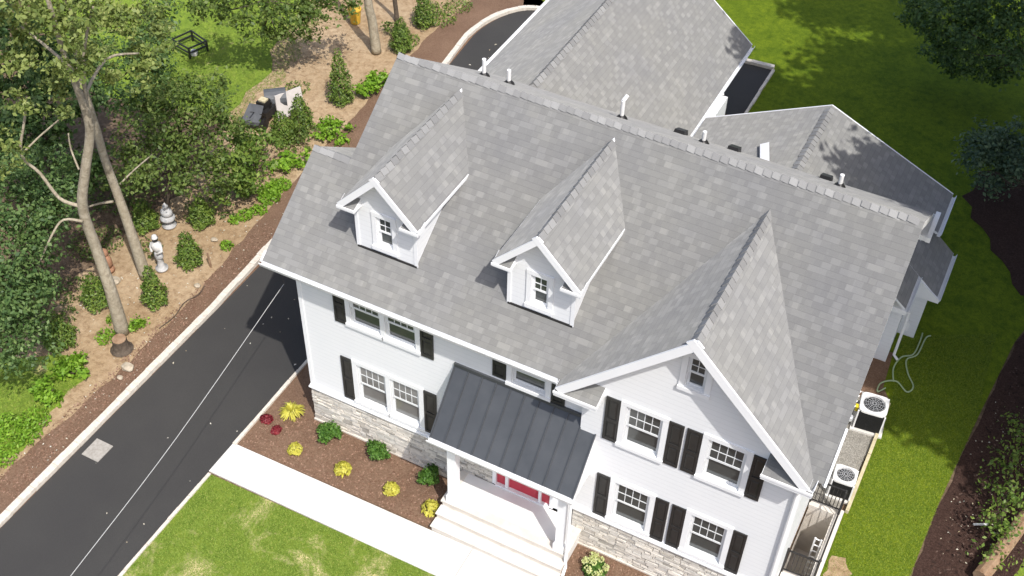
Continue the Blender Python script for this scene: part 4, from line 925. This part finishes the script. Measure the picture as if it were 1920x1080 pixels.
for dx, dy in ((-.5, -.7), (.2, -.5), (-.45, .5), (.3, .7)):
    b = MB(); b.tube([o+Vector((dx-.06, dy, .2)), o+Vector((dx+.06, dy, .2))], .2, 14); b.build('wheel', M['black'], t)
b = MB(); b.bar(o+Vector((.15, -.4, .5)), o+Vector((.42, -.9, .95)), .03, .03); b.bar(o+Vector((-.2, -.4, .5)), o+Vector((.05, -.95, .95)), .03, .03); b.build('handlebar', M['black'], t)
b = MB(); b.prism([(-9.0, 10.85, 0), (-8.55, 11.85, 0), (-8.75, 12.0, .85), (-9.2, 11.05, .85)], (.06, -.03, .01))
tag(b.build('board', M['slab']), 'pale grey board propped upright against the dark yard machine', 'board')
# square metal fire frame on the lawn
t = empty('metal_frame', (-14.55, 13.0, 0), 'square black metal frame standing on the sunny rear lawn', 'frame')
c4 = [(-15.15, 12.65), (-14.2, 12.45), (-13.95, 13.2), (-14.9, 13.5)]
for z, nm in ((.45, 'top_rail'), (.25, 'lower_rail')):
    b = MB()
    for i in range(4): b.bar((*c4[i], z), (*c4[(i+1) % 4], z), .05, .05)
    b.build(nm, M['black'], t)
for x, y in c4: b = MB(); b.box(x-.03, x+.03, y-.03, y+.03, 0, .45); b.build('leg', M['black'], t)
b = MB(); b.lathe([(.13, 0), (.15, .12), (.10, .2), (.03, .22)], (-14.25, 12.75, 0), 12)
tag(b.build('bucket', M['whitefig']), 'small white bucket beside the black metal frame', 'bucket')
t = empty('waste_bin', (-10.13, 17.75, 0), 'mustard yellow bin near the pale upright trunk', 'bin')
b = MB(); b.lathe([(.20, 0), (.25, .55), (.27, .57)], (-10.13, 17.75, 0), 14); b.build('body', M['mustard'], t)
b = MB(); b.lathe([(.28, .57), (.28, .62), (.1, .68)], (-10.13, 17.75, 0), 14); b.build('lid', M['mustard'], t)
b = MB(); b.tube([q[:3] for q in LINES['log']], [.2, .2, .19], 10); tag(b.build('log', M['wood']), 'weathered brown log lying at the lower right corner', 'log')
b = MB(); b.tube([(17.02, 5.1, .03), (17.35, 5.28, .03)], .03, 8); tag(b.build('pvc_pipe', M['pipe']), 'short white pipe lying in the dark mulch', 'pipe')

# ------------------------------------------------------------------ planting
def fill_ball(n, c, r, sx=1, sy=1, sz=.8, shell=.55):
    d = RNG.normal(size=(n, 3)); d /= np.linalg.norm(d, axis=1)[:, None]; d[:, 2] = np.abs(d[:, 2])*1.0 - .15
    rr = r*RNG.uniform(shell, 1.0, n)**.7
    P = d*rr[:, None]*np.array((sx, sy, sz)); P[:, 2] = np.maximum(P[:, 2]+.02, .02)+r*.12
    return P + np.array(c), d
def shrub(name, label, cat, c, r, n, leaf, mat, group=None, sz=.8, upb=.4, aspect=.55, stemr=.02):
    t = empty(name, (c[0], c[1], 0), label, cat, group)
    P, O = fill_ball(n, (c[0], c[1], 0), r, 1, 1, sz)
    lump = 1+.16*np.sin(P[:, 0]*7/r*.4+c[0])*np.cos(P[:, 1]*6/r*.4); 
    leaf_obj('foliage', P, RNG.uniform(.7, 1.25, n)*leaf, mat, t, upb, O, .8, aspect)
    b = MB()
    for k in range(4):
        a = k*1.6+c[0]; b.tube([(c[0], c[1], 0), (c[0]+.45*r*math.cos(a), c[1]+.45*r*math.sin(a), r*.55)], [stemr, stemr*.5], 5)
    b.build('stem', M['bark2'], t)
    return t
def boxwood(label, c, r, seed):
    t = empty('boxwood', (c[0], c[1], 0), label, 'shrub', 'round green shrubs in the front bed'); rn = random.Random(seed)
    cl = [(c[0], c[1], r*.75, r*.62)]
    for k in range(11):
        a, e = rn.uniform(0, 6.28), rn.uniform(.0, 1.2); q = r*rn.uniform(.5, .72)
        cl.append((c[0]+q*math.cos(a)*math.cos(e), c[1]+q*math.sin(a)*math.cos(e), r*.55+q*.75*math.sin(e), r*rn.uniform(.26, .44)))
    P, O = sprig_points(cl, 950, 11, .032); P[:, 2] = np.maximum(P[:, 2], .03)
    leaf_obj('foliage', P, RNG.uniform(.5, 1.4, len(P))*.075, M['leaf_box'], t, .5, O, .5, .6)
    b = MB()
    for k in range(5): a = k*1.3+seed; b.tube([(c[0], c[1], 0), (c[0]+.5*r*math.cos(a), c[1]+.5*r*math.sin(a), r*.6)], [.018, .008], 5)
    b.build('stem', M['bark2'], t)
boxwood('round green shrub nearest the left corner of the stone wall', (.71, -.42), .37, 1)
boxwood('round green shrub in the middle of the three along the stone wall', (2.24, -.38), .38, 2)
boxwood('round green shrub half in shade against the porch', (3.88, -.38), .33, 3)
def gold(label, c, r, n=260, long=.24):
    t = empty('golden_mound', (c[0], c[1], 0), label, 'plant', 'yellow mounded plants along the path')
    a = RNG.uniform(0, 2*math.pi, n); rr = r*np.sqrt(RNG.uniform(0, 1, n)); d = np.stack([np.cos(a), np.sin(a), np.full(n, .5)], 1)
    P = np.stack([c[0]+rr*np.cos(a), c[1]+rr*np.sin(a), .05+.24*(1-(rr/r)**2)+RNG.uniform(0, .05, n)], 1)
    leaf_obj('foliage', P, RNG.uniform(.6, 1.2, n)*long*.55, M['leaf_gold'], t, .5, d, .7, .38); return t
gold('yellow mounded plant closest to the two burgundy plants', (.19, -1.27), .19)
gold('yellow mounded plant second from the driveway along the path', (1.67, -1.20), .22)
gold('yellow mounded plant third from the driveway along the path', (3.15, -1.16), .20)
gold('yellow mounded plant closest to the porch steps', (4.36, -1.18), .23)
def spiky(name, label, cat, c, r, n, mat, h=.3, w=.035):
    t = empty(name, (c[0], c[1], 0), label, cat); b = MB(); rn = random.Random(int(c[0]*100)+5)
    for i in range(n):
        a = rn.uniform(0, 2*math.pi); L = r*rn.uniform(.6, 1.1); hh = h*rn.uniform(.5, 1.1); pr = None
        for k in range(5):
            s_ = k/4; rad = L*s_; z = hh*math.sin(min(1, s_*1.15)*math.pi*.8)+.03; wd = w*(1-s_*.85)
            p = Vector((c[0]+rad*math.cos(a), c[1]+rad*math.sin(a), z)); q = Vector((-math.sin(a), math.cos(a), 0))*wd
            if pr: b.face([pr[0], pr[1], p+q, p-q])
            pr = (p-q, p+q)
    # share vertices along each blade so that each blade is one island
    o = b.build('foliage', mat, t); bm = bmesh.new(); bm.from_mesh(o.data); bmesh.ops.remove_doubles(bm, verts=bm.verts, dist=1e-4); bm.to_mesh(o.data); bm.free()
    return t
spiky('striped_grass', 'large spiky yellow plant by the house corner', 'plant', (-.62, -.25), .36, 120, M['leaf_gold'], .3)
for c, lab, sd_ in (((-1.14, -.74), 'burgundy leaved plant right against the driveway edging', 1), ((-.68, -.93), 'burgundy leaved plant nearer the yellow mounds', 2)):
    t = empty('burgundy_plant', (c[0], c[1], 0), lab, 'plant', 'burgundy plants in the front bed'); P, O = fill_ball(420, (c[0], c[1], 0), .17, 1.2 if sd_ == 1 else .8, 1.0, .9)
    leaf_obj('foliage', P, RNG.uniform(.7, 1.2, 420)*.06, M['redleaf'], t, .5, O, .9, .7)
t = empty('hydrangea', (8.87, -.80, 0), 'pale yellow green flowering shrub in the bed below the right gable', 'shrub')
P, O = fill_ball(500, (8.87, -.80, 0), .32); leaf_obj('foliage', P, .10, M['leaf_box'], t, .5, O)
for k in range(16):
    a, rr = RNG.uniform(0, 6.28), .30*math.sqrt(RNG.uniform(0, 1)); q = RNG.normal(size=(26, 3)); q /= np.linalg.norm(q, axis=1)[:, None]
    leaf_obj('flower_head', q*np.array((.075, .075, .06))+np.array((8.87+rr*math.cos(a), -.80+rr*math.sin(a), .36-.3*rr)), .055, M['leaf_pale'], t, .8, None, .8, .8)

def conifer(label, c, r, h, n=1500, mat='leaf_con', leaf=.10, top=.12):
    t = empty('conical_shrub', (c[0], c[1], 0), label, 'shrub', 'upright evergreen shrubs along the driveway')
    z = h*(1-np.sqrt(RNG.uniform(0, 1, n)*.96)); a = RNG.uniform(0, 2*math.pi, n)
    lob = 1+.16*np.sin(a*5+z*9/h)+.10*np.sin(a*3-z*14)
    rad = r*(top+(1-top)*(1-z/h)**.75)*lob*RNG.uniform(.55, 1.05, n)*np.where(z < .12*h, .85, 1)
    P = np.stack([c[0]+rad*np.cos(a), c[1]+rad*np.sin(a), z+.05], 1); O = np.stack([np.cos(a), np.sin(a), np.full(n, .9)], 1)
    leaf_obj('foliage', P, RNG.uniform(.7, 1.4, n)*leaf, M[mat], t, .2, O, .6, .42, droop=-.8)
    b = MB(); b.tube([(c[0], c[1], 0), (c[0], c[1], h*.85)], [.04, .012], 6); b.build('stem', M['bark2'], t)
for c, r, h, lab in (((-6.75, 1.40), .42, 1.55, 'conical evergreen shrub just right of the tall leaning trunk'), ((-6.95, 3.30), .45, 1.35, 'conical evergreen shrub beside the wooden stake'),
    ((-8.25, .55), .52, 1.25, 'conical evergreen shrub left of the tall leaning trunk'), ((-8.1, -1.25), .55, 1.25, 'conical evergreen shrub above the bright verge bushes'),
    ((-7.85, 5.05), .50, 1.0, 'conical evergreen shrub nearest the side wing roof edge'), ((-9.3, 4.0), .50, 1.1, 'conical evergreen shrub behind the second trunk'),
    ((-7.5, 6.9), .42, 2.1, 'tall narrow evergreen shrub left of the side wing roof'), ((-7.6, 12.9), .50, 2.3, 'tall evergreen shrub behind the side wing roof corner'),
    ((-7.45, 16.9), .48, 1.5, 'evergreen shrub between the pale upright trunk and the rear kerb'), ((-7.6, 18.9), .50, 1.7, 'evergreen shrub farthest along the driveway curve'),
    ((-8.1, 9.9), .55, 1.3, 'evergreen shrub next to the dark yard machine'), ((-8.0, 10.9), .5, 1.4, 'evergreen shrub in front of the pale board')):
    conifer(lab, c, r, h, int(1500*(r/.45)*(h/1.3)**.5))
def bush(label, c, r, leaf, n, mat, sz=.8, group='bright green bushes along the driveway'):
    t = empty('bush', (c[0], c[1], 0), label, 'bush', group); rn = random.Random(int(abs(c[0]*37+c[1]*91)))
    cl = [(c[0], c[1], r*.45*sz, r*.5)]
    for k in range(9):
        a = rn.uniform(0, 6.28); q = r*rn.uniform(.35, .85); cl.append((c[0]+q*math.cos(a), c[1]+q*math.sin(a), max(.12, sz*(r-q)*.9+rn.uniform(-.05, .15)), r*rn.uniform(.22, .42)))
    P, O = sprig_points(cl, 70/ max(r, .3), 9, .075); P[:, 2] = np.maximum(P[:, 2], .03)
    leaf_obj('foliage', P, RNG.uniform(.6, 1.3, len(P))*leaf*.85, M[mat], t, .55, O, .5, .6)
    b = MB()
    for k in range(4):
        a = k*1.6+c[0]; b.tube([(c[0], c[1], 0), (c[0]+.4*r*math.cos(a), c[1]+.4*r*math.sin(a), r*.5)], [.025, .012], 5)
    b.build('stem', M['bark2'], t); return t
bush('largest bright lime bush at the rear corner of the roof', (-7.0, 14.1), .75, .24, 620, 'leaf_lime', 1.1)
bush('bright lime bush at the mulch edge behind the side wing', (-6.75, 11.1), .70, .19, 800, 'leaf_lime')
bush('bright lime bush left of the side wing roof edge', (-7.1, 8.75), .68, .19, 800, 'leaf_lime')
bush('dull green bush between the two lime bushes behind the side wing', (-7.6, 10.1), .75, .15, 900, 'leaf_mid')
bush('bright lime bush at the upper end of the verge', (-6.95, -1.95), .60, .18, 800, 'leaf_lime')
bush('bright lime bush in the middle of the verge', (-7.0, -2.95), .50, .16, 650, 'leaf_lime', .7)
bush('small bright lime bush at the foot of the tall trunk', (-6.6, .28), .25, .11, 260, 'leaf_lime')
bush('dark rounded bush by the rear mulch above the conical shrub', (-8.3, 17.8), .6, .14, 800, 'leaf_mid')
def cover(label, pts, n, leaf, mat, hh=.12):
    P = []
    for x, y, r in pts:
        k = int(n*r*r/ sum(q[2]**2 for q in pts)); a = RNG.uniform(0, 6.28, k); rr = r*np.sqrt(RNG.uniform(0, 1, k)); P.append(np.stack([x+rr*np.cos(a), y+rr*np.sin(a), RNG.uniform(0, hh, k)], 1))
    o = leaf_obj('ground_cover', np.concatenate(P), RNG.uniform(.6, 1.3, sum(len(q) for q in P))*leaf, M[mat], None, .7); o['kind'] = 'stuff'; o['label'] = label; o['category'] = 'ground cover'
cover('low lime ground cover trailing along the mulch edge', [(-6.68, 7.1, .38), (-6.74, 7.8, .38), (-6.6, 6.4, .28), (-6.84, 5.99, .3), (-6.46, 4.48, .22), (-6.9, 7.4, .4), (-7.0, 5.6, .2)], 1500, .11, 'leaf_lime')
cover('low green weeds spilling from the verge towards the mulch', [(-6.5, -4.3, .4), (-6.7, -3.8, .45), (-6.55, -5.1, .4), (-6.7, -5.8, .5), (-7.2, -4.4, .5), (-7.1, -.45, .3), (-7.4, .2, .2)], 2200, .10, 'leaf_lime', .18)
cover('scattered dull weeds on the shaded earth under the tall trunks', [(-8.6, 3.2, .5), (-9.4, .6, .6), (-8.9, -.4, .5), (-8.4, 5.6, .5), (-10.2, 2.6, .9), (-7.6, 4.0, .25), (-7.3, 5.7, .3), (-10.5, -.5, 1.), (-11, 5, 1.2)], 2600, .11, 'leaf_mid', .16)
cover('yellowish weeds along the earth beyond the rear kerb', [(-7.2, 19.6, .6), (-7.1, 20.8, .6), (-7.8, 20.0, .7), (-7.6, 17.6, .5), (-9.5, 12.8, .5), (-8.9, 9.2, .6)], 1400, .10, 'leaf_con', .1)

# trees ------------------------------------------------------------
def tree(name, label, cat, trunk, limbs, clumps, mat, leaf, sprigs=30, leaves=14, spread=.22, bark='bark', group=None, extra=None):
    base = trunk[0][:3]; t = empty(name, base, label, cat, group)
    b = MB(); b.tube(smooth_path([q[:3] for q in trunk], 5), list(np.interp(np.linspace(0, len(trunk)-1, (len(trunk)-1)*5+1), range(len(trunk)), [q[3] for q in trunk])), 12); b.build('trunk', M[bark], t, smooth=True)
    for L in limbs:
        b = MB(); n = (len(L)-1)*4+1; b.tube(smooth_path([q[:3] for q in L], 4), list(np.interp(np.linspace(0, len(L)-1, n), range(len(L)), [q[3] for q in L])), 7); b.build('limb', M[bark if L[0][3] > .0405 or L in LINES.values() else 'bark2'], t, smooth=True)
    P, O = sprig_points(clumps, sprigs, leaves, spread)
    if len(P): leaf_obj('crown', P, RNG.uniform(.4, 1.5, len(P))*leaf, M[mat], t, .55, O, .35, .58)
    return t
def twigs(base, clumps, k=1, r0=.03):
    out = []
    for i, (x, y, z, r) in enumerate(clumps):
        if i % k == 0:
            m = (Vector(base)*.45 + Vector((x, y, z))*.55) + Vector((0, 0, -.3)); out.append([(*base, r0), (*m, r0*.7), (x, y, z-.1, r0*.35)])
    return out
up1 = [(-7.6, .2, 11.5, 1.3), (-8.6, 1.2, 12.2, 1.4), (-8.2, 2.2, 12, 1.3), (-9.4, 1.8, 12.6, 1.4), (-9.0, 2.4, 11.6, 1.2), (-10.2, .6, 12.2, 1.4), (-9.6, -.4, 11.0, 1.3), (-9.2, 1.2, 13.2, 1.4)]
tree('tall_tree', 'tall forked tree with a pale bare trunk rising from the driveway bed', 'tree', LINES['trunk1'], [LINES[k] for k in ('limb1a', 'limb1b', 'limb1c', 'limb1d', 'limb1e', 'limb1f', 'limb1g')], CL['T1'] + up1[:4], 'leaf_tall', .135, 22, 38, .13)
tree('tall_tree', 'second tall tree, its pale trunk just right of the forked one', 'tree', LINES['trunk2'], [LINES['limb2a'], LINES['limb2b']] + twigs((-8.2, 2.1, 10.6), up1[4:], 2, .03), up1[4:], 'leaf_tall', .2, 30, 14, .22)
top3 = [(-9.6, 17.6, 10, 1.6), (-10.4, 18.8, 11, 1.7), (-8.6, 18.2, 11.5, 1.6), (-10, 16.6, 12, 1.7), (-11.4, 17.4, 10.5, 1.5)]
tree('tall_tree', 'pale straight trunk standing behind the lime bush at the roof corner', 'tree', LINES['trunk3'], twigs((-9.3, 17.2, 9.6), top3, 1, .05), top3, 'leaf_tall', .24, 22, 12, .28)
tree('slim_tree', 'thin dark trunk just right of the pale straight trunk', 'tree', LINES['trunk4'], twigs((-8.83, 18.3, 4.3), [(-9.2, 18.8, 5.2, .8), (-8.4, 18.3, 5.6, .8)], 1, .03), [(-9.2, 18.8, 5.2, .8), (-8.4, 18.3, 5.6, .8)], 'leaf_mid', .18, 20, 12, .2, 'bark2')
def understory(label, base, cl, mat, leaf, trunk_r=.09, h=2.2, sprigs=30, leaves=34):
    c = np.mean([q[:3] for q in cl], 0); top = (base[0]*.5+c[0]*.5, base[1]*.5+c[1]*.5, max(.8, c[2]-.6))
    tr = [(*base, 0, trunk_r), ((base[0]+top[0])/2+.1, (base[1]+top[1])/2, top[2]*.5, trunk_r*.8), (*top, trunk_r*.6)]
    tree('understory_tree', label, 'tree', tr, twigs(top, cl, 2, .035), cl, mat, leaf, sprigs, leaves, .17, 'bark2', 'smaller trees under the tall trunks')
understory('broad dark green tree above the second trunk, below the sunny rear lawn', (-9.6, 6.2), CL['U1'], 'leaf_mid', .13)
understory('low spreading tree between the second trunk and the dark yard machine', (-9.2, 4.8), CL['U2'], 'leaf_mid', .125)
understory('olive green tree at the mulch edge in front of the dark yard machine', (-7.9, 7.9), CL['U7'], 'leaf_con', .15, .05)
understory('dense dark green tree filling the left edge beside the tall trunk', (-9.6, -1.4), CL['U3'], 'leaf_dark', .125, .11)
understory('leafy tree at the top edge left of the yellow bin', (-13.2, 15.8), CL['U4'], 'leaf_mid', .15)
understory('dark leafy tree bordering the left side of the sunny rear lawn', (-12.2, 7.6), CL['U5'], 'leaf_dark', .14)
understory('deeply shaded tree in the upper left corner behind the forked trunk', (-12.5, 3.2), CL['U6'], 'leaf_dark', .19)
understory('small blue green tree at the right edge above the dark mulch', (16.9, 18.2), CL['R1'], 'leaf_blue', .14)
understory('dark shaded tree in the upper right corner of the back lawn', (16.4, 25.5), CL['R2'], 'leaf_dark', .15)
understory('low green shrub beside the log in the dark mulch', (17.7, 6.2), CL['R3'], 'leaf_con', .11, .04, 1, 60, 14)
# tall neighbouring trees that shade the side and back lawns
def shade_tree(i, label, sx, sy, h, r, dens=1.0):
    cx, cy = sx+.53*h, sy-.404*h
    rn = random.Random(i*13+1); cl = []
    for k in range(int(21*dens)):
        a, e, q = rn.uniform(0, 6.28), rn.uniform(-.6, 1), rn.uniform(.25, 1)**.6
        cl.append((cx+r*q*math.cos(a)*math.cos(e), cy+r*q*math.sin(a)*math.cos(e), h+r*.75*q*math.sin(e), rn.uniform(1.0, 1.5)))
    bx, by = max(cx, 19.0+.3*i*0), cy
    tr = [(bx, by, 0, .3), (bx+.1, by, h*.35, .25), (cx+.1, cy, h*.7, .18), (cx, cy, h, .1)]
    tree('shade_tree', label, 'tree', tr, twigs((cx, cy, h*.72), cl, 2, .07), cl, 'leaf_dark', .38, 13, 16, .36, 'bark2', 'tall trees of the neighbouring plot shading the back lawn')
for i, (sx, sy, h, r, d) in enumerate(((15.4, 10.4, 13, 2.6, 1.3), (14.4, 13.4, 14, 2.8, .8), (17.4, 13.0, 12, 2.8, 1.2), (13.4, 16.2, 14, 2.8, .85), (16.4, 17.4, 13, 3.0, 1.0), (12.2, 20.4, 14, 2.7, .8), (15.4, 21.4, 13, 3.0, 1.3), (9.6, 21.2, 16, 2.2, 1.1), (12.2, 25.2, 15, 2.8, .55), (9.0, 24.6, 16, 2.0, .4), (15.6, 26.6, 13, 3.2, 1.2), (11.0, 30.5, 15, 3.2, .6), (7.4, 29.5, 16, 2.4, .7), (5.0, 20.9, 16, 1.25, .9), (17.8, 9.4, 11, 2.4, 1.3), (12.2, 11.9, 12, 2.0, 1.2), (10.6, 14.4, 14, 1.5, .9), (20, 12, 14, 3, 1.0), (20.5, 18, 14, 3.4, 1.2), (20.5, 24, 14, 3.6, 1.2), (16.4, 32, 13, 3.4, 1.0))):
    shade_tree(i, 'tall leafy tree beyond the right edge whose crown shades the lawn', sx, sy, h, r, d)

# grass blades, fallen leaves and mulch chips
def inpoly(P, poly):
    x, y = P[:, 0], P[:, 1]; ins = np.zeros(len(P), bool); n = len(poly); j = n-1
    for i in range(n):
        xi, yi = poly[i]; xj, yj = poly[j]
        c = ((yi > y) != (yj > y)) & (x < (xj-xi)*(y-yi)/(yj-yi+1e-12)+xi); ins ^= c; j = i
    return ins
def scatter(poly, n):
    p = np.array(poly); lo, hi = p.min(0), p.max(0); P = RNG.uniform(lo, hi, (n, 2)); return P[inpoly(P, poly)]
def grass(name, poly, n, h, mat, label, z=-.02):
    Q = scatter(poly, n); k = len(Q); a = RNG.uniform(0, 6.28, k); L = h*RNG.uniform(.6, 1.3, k); w = .008
    tip = np.stack([Q[:, 0]+np.cos(a)*L*1.5, Q[:, 1]+np.sin(a)*L*1.5, z+L*RNG.uniform(.35, .9, k)], 1)
    s = np.stack([-np.sin(a)*w, np.cos(a)*w, np.zeros(k)], 1); b0 = np.stack([Q[:, 0], Q[:, 1], np.full(k, z)], 1)
    v = np.stack([b0-s, b0+s, tip], 1).reshape(-1, 3)
    me = bpy.data.meshes.new(name); me.vertices.add(k*3); me.vertices.foreach_set('co', v.ravel()); me.loops.add(k*3); me.loops.foreach_set('vertex_index', np.arange(k*3, dtype=np.int32))
    me.polygons.add(k); me.polygons.foreach_set('loop_start', np.arange(0, k*3, 3, dtype=np.int32)); me.polygons.foreach_set('loop_total', np.full(k, 3, dtype=np.int32))
    me.materials.append(mat); me.update(calc_edges=True); o = bpy.data.objects.new(name, me); COL.objects.link(o); o['kind'] = 'stuff'; o['label'] = label; o['category'] = 'grass'
grass('grass', [(-1.35, -2.95), (5.87, -2.80), (5.87, -7.5), (-1.35, -7.5)], 60000, .030, M['blade'], 'mown grass blades of the sunny front lawn')
grass('grass', [(13.96, .5), (14.02, 8.5), (13.7, 11), (16.2, 12.5), (16.35, 8.6), (16.05, 5.2), (15.95, 3.2), (15.9, .5)], 60000, .038, M['blade2'], 'lush grass blades of the narrow side lawn', -.028)
grass('grass', [(-6.6, -2.1), (-6.7, -6), (-10, -6), (-9, -2.6)], 9000, .07, M['blade'], 'rough grass blades of the verge left of the driveway', -.03)
grass('grass', ragged([(-10.2, 10.2), (-10.4, 13.6), (-11.4, 16.8), (-15.5, 17), (-15.5, 9.6), (-13, 9.2)], .4, .5, 14), 16000, .08, M['blade'], 'longer grass blades of the sunny rear lawn', -.03)
def flecks(name, polys, n, size, mat, label, z):
    P = np.concatenate([scatter(p, n) for p in polys]); P = np.concatenate([P, np.full((len(P), 1), z)], 1)
    o = leaf_obj(name, P, RNG.uniform(.5, 1.4, len(P))*size, mat, None, 4.0); o['kind'] = 'stuff'; o['label'] = label; o['category'] = 'fallen leaves'
flecks('fallen_leaves', [[(-4.9, -6), (-1.6, -6), (-1.6, 5), (-4.9, 5)]], 20, .065, M['deadleaf'], 'pale dry leaves scattered on the black driveway', .006)
flecks('fallen_leaves', [[(-5.0, 14), (-3, 14), (-2.5, 21), (-4.5, 20.5)]], 60, .10, M['deadleaf'], 'pale dry leaves scattered on the driveway behind the house', .006)
flecks('fallen_leaves', [[(-6.3, -5), (-5.3, -5), (-5.5, 8), (-6.6, 8)], [(-9, -1), (-6.3, -1), (-6.3, 6), (-9, 6)], [(16.2, 3), (18.5, 5), (18.5, 10), (16.6, 10)]], 110, .06, M['deadleaf'], 'dry leaves and chips scattered on the earth and mulch beds', -.012)
flecks('bark_chips', [[(-1.3, -1.78), (4.6, -1.66), (4.6, -.1), (-1.0, -.1)], [(8.2, -2.5), (12.9, -2.5), (12.9, -.35), (8.2, -.35)], [(-6.2, -6), (-5.3, -6), (-5.4, 6), (-6.1, 6)]], 2600, .06, island_mat('bark_chip', [(0, (.13, .07, .045)), (.5, (.22, .13, .085)), (1, (.33, .21, .15))], .95), 'small brown bark chips covering the mulch beds', -.012)
flecks('bark_chips', [[(16.1, 1), (19, 1), (19, 12), (16.9, 12)]], 2500, .08, island_mat('dark_bark_chip', [(0, (.018, .010, .008)), (.7, (.06, .036, .028)), (1, (.15, .10, .08))], .95), 'dark bark chips of the boundary bed right of the lawn', -.010)
